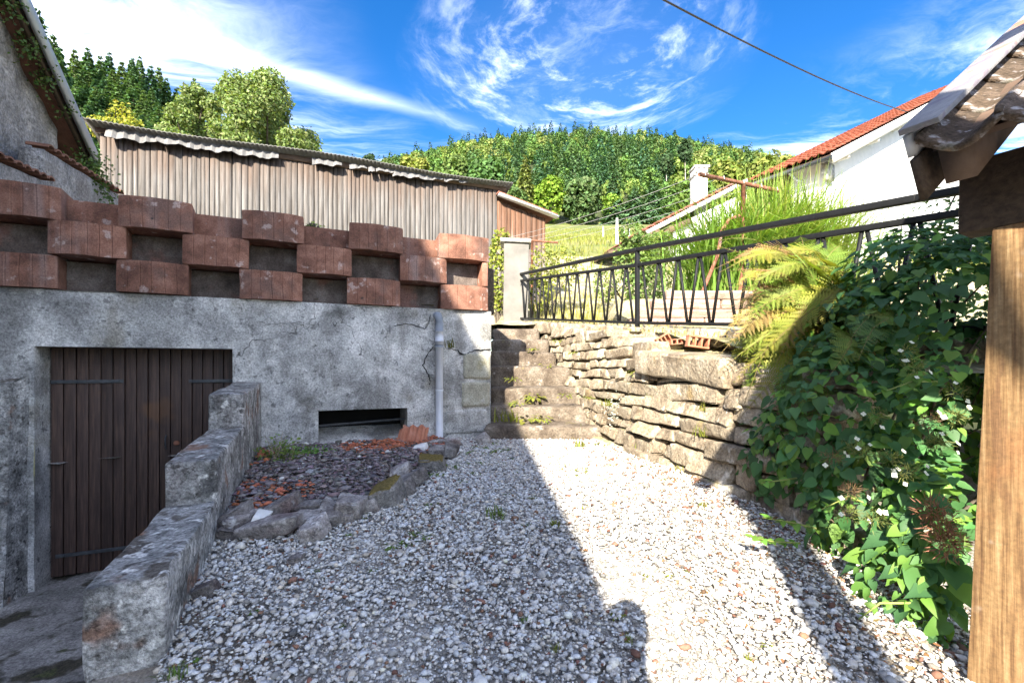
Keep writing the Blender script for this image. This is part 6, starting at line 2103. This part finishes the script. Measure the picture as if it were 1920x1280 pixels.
def build_trees():
    r = random.Random(99)
    # templates ------------------------------------------------------
    con_cols = [(.075, .145, .06), (.095, .165, .065), (.065, .135, .075), (.12, .185, .07)]
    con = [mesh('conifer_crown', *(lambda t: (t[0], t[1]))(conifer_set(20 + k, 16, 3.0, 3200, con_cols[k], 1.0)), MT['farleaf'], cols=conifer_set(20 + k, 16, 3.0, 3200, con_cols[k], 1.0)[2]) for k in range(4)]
    cont = trunk_mesh(16, .22, 3)
    br_cols = [(.13, .19, .035), (.095, .16, .035), (.17, .21, .04), (.075, .14, .035), (.20, .23, .05)]
    bro, brt = [], []
    for k in range(5):
        (v, f, c), lb = broad_set(40 + k, 10, 3.6, 2200, br_cols[k], .62, base=.12)
        bro.append(mesh('crown', v, f, MT['farleaf'], cols=c)); brt.append(trunk_mesh(8, .2, k, limbs=lb))
    # two big broadleaves behind the barn, leaf by leaf -------------------
    for k, (px, pt, w, Y, lab, sd) in enumerate(((372, 150, 118, 15, 'smaller yellow-green broadleaf tree behind the barn', 61), (500, 138, 190, 14, 'largest yellow-green broadleaf tree rising behind the barn', 62))):
        top = W(px, pt, Y); base = 2.6
        H = top.z - base; Rr = w / 2 / F * Y * 1.15
        (v, f, c), lb = broad_set(sd, H, Rr, 34000 if k else 20000, (.16, .215, .07), .105, base=.22, tmpl=(OVATE_V, OVATE_F), nl=34, top=1.02, core=.45, lo=.16, hi=.30, inner=.25)
        r2 = np.random.default_rng(sd); pale = r2.random(len(v) // 5) < .22
        c = c.reshape(-1, 5, 3); c[pale] = c[pale] * 1.5; c = c.reshape(-1, 3)
        tree('broadleaf_tree', lab, (top.x, Y, base), mesh('crown', v, f, MT['leaf'], cols=c), trunk_mesh(H * .9, .14, sd, limbs=lb))
    # conifers on the left hillside, one by one ---------------------------
    sky_l = [(70, 20, 30), (100, 70, 34), (112, 92, 40), (140, 95, 44), (165, 92, 46), (188, 108, 48), (205, 100, 52), (228, 118, 50), (248, 110, 54), (262, 108, 56), (283, 125, 56), (298, 128, 58), (312, 148, 58), (330, 168, 60), (346, 182, 62), (364, 148, 64), (400, 186, 64)]
    place = ['standing at the verge of the old house', 'next to the verge of the old house', 'third', 'fourth', 'fifth', 'sixth', 'seventh', 'eighth', 'ninth', 'tenth', 'eleventh', 'twelfth', 'thirteenth', 'fourteenth', 'fifteenth', 'peeping out between the two broadleaf trees', 'at the right end of the left hillside skyline']
    for i, (px, pt, Y) in enumerate(sky_l):
        Y = Y * 2.35; t = W(px, pt, Y); H = r.uniform(17, 22); b = t.z - H
        lab = f'dark conifer {place[i]}' if i in (0, 1, 15, 16) else f'dark conifer, {place[i]} from the left on the left hillside skyline'
        tree('conifer', lab, (t.x, t.y, b), con[i % 4], cont, H / 16 * .95, group='conifers on the left hillside', yaw=r.uniform(0, 6), sz=H / 16)
    rowlab = 'dark conifer in the dense lower rows of the left hillside'
    for i in range(90):
        px = r.uniform(85, 360); u = r.random()
        ytop = np.interp(px, [90, 150, 250, 310, 350], [105, 112, 125, 160, 195]) + 12 + u * 95
        Y = 112 - 50 * u + r.uniform(-4, 4)
        t = W(px, ytop, Y); H = r.uniform(13, 18) * (1 - .3 * u)
        tree('conifer', rowlab, (t.x, t.y, t.z - H), con[i % 4], cont, H / 16 * 1.15, group='lower conifers on the left hillside', yaw=r.uniform(0, 6), sz=H / 16)
    # trees along the foot of the wooded hill ----------------------------
    foot = [  # px, top row, bottom row, width px, kind, colour idx, label
        (1030, 334, 412, 74, 'b', (.16, .26, .035), 'round lime-green tree at the edge of the meadow'),
        (1090, 331, 418, 84, 'b', (.095, .155, .06), 'broad grey-green tree between two lime-green ones'),
        (1147, 361, 412, 48, 'b', (.16, .26, .04), 'small lime-green tree on the meadow edge'),
        (985, 293, 400, 44, 'c', (.16, .19, .06), 'slender pale tree with visible trunk behind the barn wing'),
        (910, 300, 372, 92, 'b', (.075, .15, .045), 'full mid-green tree behind the end of the barn roof'),
        (965, 350, 402, 60, 'b', (.09, .15, .05), 'dark green tree just right of the barn roof end'),
        (850, 300, 350, 70, 'b', (.11, .17, .05), 'green tree above the middle of the barn roof'),
        (775, 297, 330, 60, 'b', (.19, .22, .05), 'yellow-green tree above the barn roof'),
        (693, 287, 320, 30, 'b', (.05, .09, .045), 'small dark lone tree above the barn roof'),
        (725, 300, 325, 34, 'b', (.10, .15, .05), 'low green tree beside the lone dark one'),
        (1190, 355, 415, 60, 'c', (.07, .13, .065), 'blue-green conifer right of the small lime tree'),
        (1225, 340, 420, 62, 'c', (.065, .125, .06), 'second blue-green conifer from the small lime tree'),
        (1262, 350, 420, 70, 'b', (.09, .16, .045), 'green tree at the right end of the meadow'),
        (1150, 325, 410, 44, 'c', (.06, .115, .055), 'conifer standing behind the small lime tree'),
        (1300, 330, 420, 80, 'b', (.10, .17, .04), 'bushy green tree behind the chimney'),
        (1352, 300, 420, 90, 'b', (.16, .20, .045), 'yellow-green tree right of the chimney'),
        (1420, 296, 420, 100, 'b', (.17, .21, .05), 'yellow-green tree behind the T-shaped clothes post'),
        (1475, 285, 420, 90, 'b', (.19, .22, .06), 'pale yellow-green tree beside the white house roof'),
        (1285, 262, 380, 34, 'p', (.045, .085, .04), 'tall bare-trunked pine on the right shoulder of the hill'),
        (1250, 285, 400, 34, 'p', (.05, .09, .04), 'bare-trunked pine left of the chimney'),
        (1078, 290, 380, 34, 'p', (.05, .09, .04), 'bare-trunked pine in the middle of the hillside'),
    ]
    for i, (px, pt, pb, w, kd, cl, lab) in enumerate(foot):
        Y = 148 if px < 1290 else 80
        if px < 990 and kd == 'b': Y = 130
        if kd == 'p': Y = 190
        t = W(px, pt, Y); gzv = float(T(t.x, t.y)); H = max(t.z - gzv, (pb - pt) / F * Y)
        vis = (pb - pt) / F * Y
        Rr = w / 2 / F * Y
        if kd == 'b':
            H2 = max(vis * 1.15, 3)
            (v, f, c), lb = broad_set(300 + i, H2, Rr, 2600, cl, Rr * .17, base=.02, nl=11)
            tree('broadleaf_tree', lab, (t.x, t.y, t.z - H2), mesh('crown', v, f, MT['farleaf'], cols=c), trunk_mesh(H2 * .9, .18, i, limbs=lb))
            if t.z - H2 > gzv + .5: pass
        elif kd == 'c':
            H2 = vis * 1.3
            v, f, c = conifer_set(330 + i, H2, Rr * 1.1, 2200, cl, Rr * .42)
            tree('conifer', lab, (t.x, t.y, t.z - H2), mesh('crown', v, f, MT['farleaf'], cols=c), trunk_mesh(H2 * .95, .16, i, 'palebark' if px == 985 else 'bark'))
        else:
            H2 = vis
            (v, f, c), lb = broad_set(350 + i, H2, Rr, 900, cl, 1.0, base=.62, nl=6)
            tree('pine', lab, (t.x, t.y, t.z - H2), mesh('crown', v, f, MT['farleaf'], cols=c), trunk_mesh(H2 * .95, .30, i, 'palebark'))
    # the wood itself: one mass ----------------------------------------
    rr = np.random.default_rng(123)
    parts = []
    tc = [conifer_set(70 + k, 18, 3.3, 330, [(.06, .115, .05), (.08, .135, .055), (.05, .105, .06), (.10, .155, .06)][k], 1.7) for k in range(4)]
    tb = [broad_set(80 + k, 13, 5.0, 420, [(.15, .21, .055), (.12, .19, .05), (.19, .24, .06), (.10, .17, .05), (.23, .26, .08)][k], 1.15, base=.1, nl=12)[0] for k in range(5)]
    cnt = 0
    Y = 166.0
    while Y < 400:
        for X in np.arange(-.46 * Y, .80 * Y, 9.6):
            x = X + rr.uniform(-3, 3); y = Y + rr.uniform(-2.6, 2.6)
            px = CX + F * x / y
            if px < 600 or px > 1620: continue
            z = float(T(x, y))
            band = snoise(np.array([[x, y, 0]]), .025, 31)[0]
            s = rr.uniform(.65, 1.2)
            v, f, c = tc[int(rr.integers(0, 4))] if rr.random() < (.42 + .35 * band) else tb[int(rr.integers(0, 5))]
            a = rr.uniform(0, 6.283); ca, sa = math.cos(a), math.sin(a)
            M_ = np.array([[ca, -sa, 0], [sa, ca, 0], [0, 0, 1]])
            parts.append(((v * s) @ M_.T + [x, y, z - .5], f, c * rr.uniform(.7, 1.25) * [.9, 1, 1]))
            cnt += 1
        Y += 8.6
    v, f, c = merge(parts)
    tag(link('forest', mesh('forest', v, f, MT['farleaf'], cols=c)), 'dense mixed wood covering the hill', 'forest', kind='stuff')
    print('forest trees', cnt, 'tris', len(f))


build_trees()


# ------------------------------------------------------------------ white house and small house
GD = Vector((.85, .52, 0)).normalized(); ED = Vector((-.52, .85, 0)).normalized()


def build_white_house():
    Y1 = 16.0
    nc = W(1560, 285, Y1)                       # near eave corner of the roof
    root = empty('white_house', Vector((nc.x + 1, nc.y + 1, 2)), 'white rendered house with red tiled roof on the right', 'house')
    sl = .495; EL = 3.1; GL = 19.0

    def rp(g, e, lift=0.0):
        p = nc + GD * g + ED * e
        return Vector((p.x, p.y, nc.z + sl * g + lift))
    # walls
    pts = [rp(.55, .45, -.30), rp(GL, .45, -.30)]
    lo = 1.2
    V = [Vector((pts[0].x, pts[0].y, lo)), Vector((pts[1].x, pts[1].y, lo)), pts[1], pts[0]]
    n = len(V); back = ED * 1.2
    VV = [list(v) for v in V] + [list(v + back) for v in V]
    link('gable_wall', mesh('gable_wall', VV, [(0, 1, 2, 3), (7, 6, 5, 4), (0, 4, 5, 1), (1, 5, 6, 2), (2, 6, 7, 3), (3, 7, 4, 0)], MT['render']), root)
    # roof plate, verge board, rafters
    V = [rp(-.1, 0, -.06), rp(GL, 0, -.06), rp(GL, EL, -.06), rp(-.1, EL, -.06)]
    o = link('roof_deck', mesh('roof_deck', [list(v) for v in V], [(0, 1, 2, 3)], MT['rafter']), root); o.modifiers.new('t', 'SOLIDIFY').thickness = .04
    link('verge_board', bar_mesh('verge_board', rp(-.02, -.02, -.22), rp(GL, -.02, -.22), .04, .34, MT['whitewood'], up=(0, 0, 1)), root)
    for g in (1.35, 3.9, 6.4, 9.5, 12.5):
        link('purlin', bar_mesh('purlin', rp(g, .0, -.42), rp(g, .6, -.42), .18, .22, MT['whitewood']), root)
    link('gutter', tube_mesh('gutter', [rp(-.12, -.05, -.16), rp(-.12, EL, -.16)], .075, MT['strap'], 8), root)
    link('downpipe', tube_mesh('downpipe', [rp(-.10, EL * .45, -.2), rp(.15, EL * .42, -.55), rp(.46, EL * .40, -.75)], .05, MT['zinc'], 8), root)
    link('stone_block', box_mesh('stone_block', rp(.62, .40, -.75), GD * .28, ED * .1, Vector((0, 0, .3)), MT['concrete']), root)
    # eave side wall, its shade put into a dark brown colour
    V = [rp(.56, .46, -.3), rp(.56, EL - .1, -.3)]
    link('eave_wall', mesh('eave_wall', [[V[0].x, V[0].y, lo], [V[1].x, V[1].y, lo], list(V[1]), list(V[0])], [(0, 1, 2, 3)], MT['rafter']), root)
    # tiles: shared S-shaped tile
    tw, tl = .517, .48
    nn = 13; Vt, Ft = [], []
    for u in (0, 1):
        for i in range(nn):
            q = i / (nn - 1); Vt.append((u * tl, q * tw * 1.08, .04 * math.sin(4 * math.pi * q) + (.04 if u == 0 else 0)))
    for i in range(nn - 1): Ft.append((i, i + 1, nn + i + 1, nn + i))
    for i in range(nn - 1):
        pass
    me = mesh('tile', Vt, Ft, MT['tile'])
    bm = bmesh.new(); bm.from_mesh(me); bmesh.ops.solidify(bm, geom=bm.faces[:], thickness=.03); bm.to_mesh(me); bm.free()
    slope = (GD + Vector((0, 0, sl))).normalized(); nrm = slope.cross(ED).normalized()
    if nrm.z < 0: nrm = -nrm
    rot = Matrix((slope, ED, nrm)).transposed().to_4x4()
    ng = int(GL / math.cos(math.atan(sl)) / .42)
    for a in range(ng):
        for b in range(6):
            g = -.14 + a * .42 * slope.dot(GD)
            if g > GL - .2: continue
            p = rp(g, b * tw, .03)
            link('tile', me, root, Matrix.Translation(p + Vector((0, 0, rnd.uniform(-.006, .01)))) @ rot)

    # overhead cable to the gable
    a = W(1256, -2, 9.5); b = rp(6.6, -.06, .02)
    a = W(1170, -40, 8.0)
    pts = []
    for k in range(25):
        u = k / 24
        p = a.lerp(b, u); p.z -= .22 * 4 * u * (1 - u)
        pts.append(p)
    tag(link('power_cable', tube_mesh('power_cable', pts, .020, MT['cable'], 6)), 'black twisted power cable crossing the sky to the white house', 'cable')


def build_small_house():
    Y = 17.0
    root = empty('small_house', W(1290, 540, Y), 'small house with reddish roof and white chimney behind the terrace', 'house')
    a = W(1212, 432, Y); b = W(1400, 335, Y + 1.5)
    back = Vector((-1.2, 6, .0))
    roof = [a, b, b + back, a + back]
    o = link('roof', mesh('roof', [list(v) for v in roof], [(0, 1, 2, 3)], MT['roof_far']), root); o.modifiers.new('t', 'SOLIDIFY').thickness = .12
    # courses of tiles as raised strips
    for k in range(14):
        u = k / 14
        p = a.lerp(b, u) + Vector((0, 0, .04)); q = p + back
        link('tile_course', bar_mesh('tile_course', p, q, .30, .05, MT['roof_far']), root)
    link('verge_board', bar_mesh('verge_board', a + Vector((0, -.05, -.10)), b + Vector((0, -.05, -.10)), .05, .16, MT['whitewood']), root)
    V = [W(1262, 560, Y + .5), W(1400, 560, Y + 1.2), W(1400, 360, Y + 1.2), W(1262, 425, Y + .5)]
    dn = Vector((0, 3, 0)); VV = [list(v) for v in V] + [list(v + dn) for v in V]
    link('wall', mesh('wall', VV, [(0, 1, 2, 3), (7, 6, 5, 4), (0, 4, 5, 1), (1, 5, 6, 2), (2, 6, 7, 3), (3, 7, 4, 0)], MT['render']), root)
    link('wooden_gable', box_mesh('wooden_gable', W(1270, 425, Y + .45), Vector((.55, 0.05, .25)), Vector((0, .03, 0)), Vector((0, 0, .12)), MT['rafter']), root)
    # lean-to roof on the left
    c0, c1 = W(1140, 471, Y - 1), W(1236, 428, Y - .2)
    o = link('lean_to_roof', mesh('lean_to_roof', [list(c0), list(c1), list(c1 + Vector((-.6, 3, 0))), list(c0 + Vector((-.6, 3, 0)))], [(0, 1, 2, 3)], MT['rafter']), root); o.modifiers.new('t', 'SOLIDIFY').thickness = .10
    # chimney
    cb = W(1315, 392, Y + 2.0); Yc = Y + 2.0
    ct = W(1315, 328, Yc)
    hw = 12 / F * Yc
    link('chimney', rock((cb + ct) / 2 + Vector((0, hw, 0)), Vector((hw * 1.0, 0, 0)), Vector((0, hw, 0)), Vector((0, 0, (ct.z - cb.z) / 2 + .3)), (4, 4, 8), 14, .006, 6, .02, 8, MT['render'], 'chimney', rad=.02), root)
    link('chimney_cap', box_mesh('chimney_cap', W(1316, 312, Yc) + Vector((0, hw, 0)), Vector((hw * 1.2, 0, 0)), Vector((0, hw * 1.2, 0)), Vector((0, 0, .05)), MT['concrete'], .01), root)
    link('chimney_collar', box_mesh('chimney_collar', W(1315, 327, Yc) + Vector((0, hw, 0)), Vector((hw * 1.12, 0, 0)), Vector((0, hw * 1.12, 0)), Vector((0, 0, .05)), MT['concrete'], .01), root)
    for k in (-1, 0, 1):
        link('chimney_leg', box_mesh('chimney_leg', W(1315, 320, Yc) + Vector((k * hw * .8, hw * .3, 0)), Vector((hw * .16, 0, 0)), Vector((0, hw * .5, 0)), Vector((0, 0, .12)), MT['concrete']), root)
    # pale pole on the meadow and fence posts
    p = W(1157, 470, 26)
    tag(link('meadow_pole', tube_mesh('meadow_pole', [p, W(1157, 409, 26)], .09, MT['whitewood'], 8)), 'pale pole standing on the meadow left of the small house', 'pole')
    for k, px in enumerate((1131, 1170, 1180)):
        q = W(px, 418, 50); q.z = float(T(q.x, q.y)) - .2
        tag(link('fence_post', tube_mesh('fence_post', [q, q + Vector((0, 0, 1.5))], .09, MT['whitewood'], 6)), ['leftmost fence post at the top of the meadow', 'middle fence post at the top of the meadow', 'rightmost fence post at the top of the meadow'][k], 'fence post', 'fence posts on the meadow')


build_white_house()
build_small_house()


# ------------------------------------------------------------------ buildings behind the viewer that shade the yard
def build_behind():
    root = empty('neighbour_house', (-6, -5, -1.2), 'tall hipped house standing behind the viewer on the left', 'house')
    e = Vector((-1.117, -3.2, 2.5)); k = 3.47
    rg = e + Vector((-1, -.9, 2.017)) * k
    rl_ = Vector((-22, rg.y, rg.z)); el = Vector((-22, e.y, e.z))
    eb = Vector((e.x, 2 * rg.y - e.y, e.z)); elb = Vector((-22, eb.y, e.z))
    V = [e, el, rl_, rg, eb, elb]
    o = link('roof', mesh('roof', [list(v) for v in V], [(0, 3, 2, 1), (0, 4, 3), (4, 5, 2, 3)], MT['brown_roof_tile']), root)
    w0, w1, h0 = e.x - .25, -22, 2.55
    y0, y1 = e.y - .25, eb.y + .25
    link('wall', box_mesh('wall', ((w0 + w1) / 2, (y0 + y1) / 2, .6), ((w0 - w1) / 2, 0, 0), (0, (y0 - y1) / 2, 0), (0, 0, 1.95), MT['creamrender']), root)
    p = empty('porch', (.07, -2, -1.4), 'unseen timber porch behind the viewer, gable shaped to cast shade', 'porch')
    link('post', box_mesh('post', (.075, -2.0, .3), (.085, 0, 0), (0, .085, 0), (0, 0, 1.72), MT['rafter'], .005), p)
    link('gable', mesh('gable', [(-.06, -2.02, 2.02), (.34, -2.02, 2.02), (.33, -2.02, 2.6), (.22, -2.02, 2.95), (-.06, -2.08, 2.02), (.34, -2.08, 2.02), (.33, -2.08, 2.6), (.22, -2.08, 2.95)], [(0, 1, 2, 3), (7, 6, 5, 4), (0, 4, 5, 1), (1, 5, 6, 2), (2, 6, 7, 3), (3, 7, 4, 0)], MT['rafter']), p)  # gable outline made up to fit the shade it casts
    for q in ([(-.07, -2.0, 2.2), (.22, -2.0, 2.98), (.22, -2.3, 2.98), (-.07, -2.3, 2.2)], [(.22, -2.0, 2.98), (.36, -2.0, 2.2), (.36, -2.3, 2.2), (.22, -2.3, 2.98)]):
        o = link('roof', mesh('roof', q, [(0, 1, 2, 3)], MT['brown_roof_tile']), p); o.modifiers.new('t', 'SOLIDIFY').thickness = .03


build_behind()


# ------------------------------------------------------------------ the photographer, whose shadow falls on the gravel
def build_person():
    gx, gy = -.17, -.46
    g = gz(gy)
    J = {  # joint: (x, y, z above ground), radius
        'pel': ((0, 0, .93), (.155, .11)), 'belly': ((0, .0, 1.08), (.14, .105)), 'chest': ((0, -.01, 1.28), (.165, .115)), 'neck': ((0, -.01, 1.46), (.058, .058)), 'jaw': ((-.0, .03, 1.56), (.066, .075)), 'head': ((0, .02, 1.66), (.078, .095)), 'crown': ((0, .0, 1.735), (.055, .065)),
        'lsh': ((-.17, -.01, 1.38), (.062, .062)), 'lel': ((-.27, -.0, 1.16), (.045, .045)), 'lwr': ((-.09, .16, 1.17), (.031, .031)), 'lha': ((-.055, .19, 1.19), (.034, .026)),
        'rsh': ((.17, -.01, 1.38), (.062, .062)), 'rel': ((.28, -.0, 1.15), (.045, .045)), 'rwr': ((.10, .16, 1.16), (.031, .031)), 'rha': ((.06, .19, 1.18), (.034, .026)),
        'lhip': ((-.09, 0, .88), (.095, .095)), 'lkn': ((-.10, .01, .48), (.062, .062)), 'lan': ((-.11, -.03, .09), (.042, .042)), 'lto': ((-.12, .14, .035), (.045, .033)),
        'rhip': ((.09, 0, .88), (.095, .095)), 'rkn': ((.11, .01, .48), (.062, .062)), 'ran': ((.12, -.03, .09), (.042, .042)), 'rto': ((.14, .14, .035), (.045, .033))}
    E = [('pel', 'belly'), ('belly', 'chest'), ('chest', 'neck'), ('neck', 'jaw'), ('jaw', 'head'), ('head', 'crown'), ('chest', 'lsh'), ('lsh', 'lel'), ('lel', 'lwr'), ('lwr', 'lha'), ('chest', 'rsh'), ('rsh', 'rel'), ('rel', 'rwr'), ('rwr', 'rha'),
         ('pel', 'lhip'), ('lhip', 'lkn'), ('lkn', 'lan'), ('lan', 'lto'), ('pel', 'rhip'), ('rhip', 'rkn'), ('rkn', 'ran'), ('ran', 'rto')]
    V = [J[k][0] for k in J]; rad = [J[k][1] for k in J]; nm = list(J)
    Ei = [(nm.index(a), nm.index(b)) for a, b in E]
    for side, sg in (('lha', 1), ('rha', -1)):       # five short finger chains on each hand
        h = J[side][0]
        for q in range(5):
            b0 = len(V)
            off = (-.012 + .006 * q) if q else .02
            V.append((h[0] + sg * (.012), h[1] + .02, h[2] + .022 - .014 * q)); rad.append((.0095, .0095))
            V.append((h[0] + sg * (.034 - .003 * q), h[1] + .022 + off, h[2] + .024 - .015 * q)); rad.append((.0085, .0085))
            V.append((h[0] + sg * (.050 - .004 * q), h[1] + .004 + off, h[2] + .022 - .015 * q)); rad.append((.007, .007))
            Ei += [(nm.index(side), b0), (b0, b0 + 1), (b0 + 1, b0 + 2)]
    me = bpy.data.meshes.new('person')
    s = 1.0
    me.from_pydata([(x + gx, y + gy, z + g) for x, y, z in V], Ei, [])
    o = link('person', me)
    md = o.modifiers.new('skin', 'SKIN')
    for i, (a, b) in enumerate(rad): me.skin_vertices[0].data[i].radius = (a, b)
    me.skin_vertices[0].data[0].use_root = True
    md.use_smooth_shade = True
    o.modifiers.new('sub', 'SUBSURF').levels = 1
    me.materials.append(MT['cloth'])
    tag(o, 'person in dark clothes standing behind the viewer holding a small camera', 'person')
    c = empty('camera_body', (gx, gy + .2, g + 1.19), 'small black camera held by the person behind the viewer', 'camera')
    link('body', box_mesh('body', (gx, gy + .20, g + 1.19), (.05, 0, 0), (0, .018, 0), (0, 0, .034), MT['cable'], .004), c)


build_person()
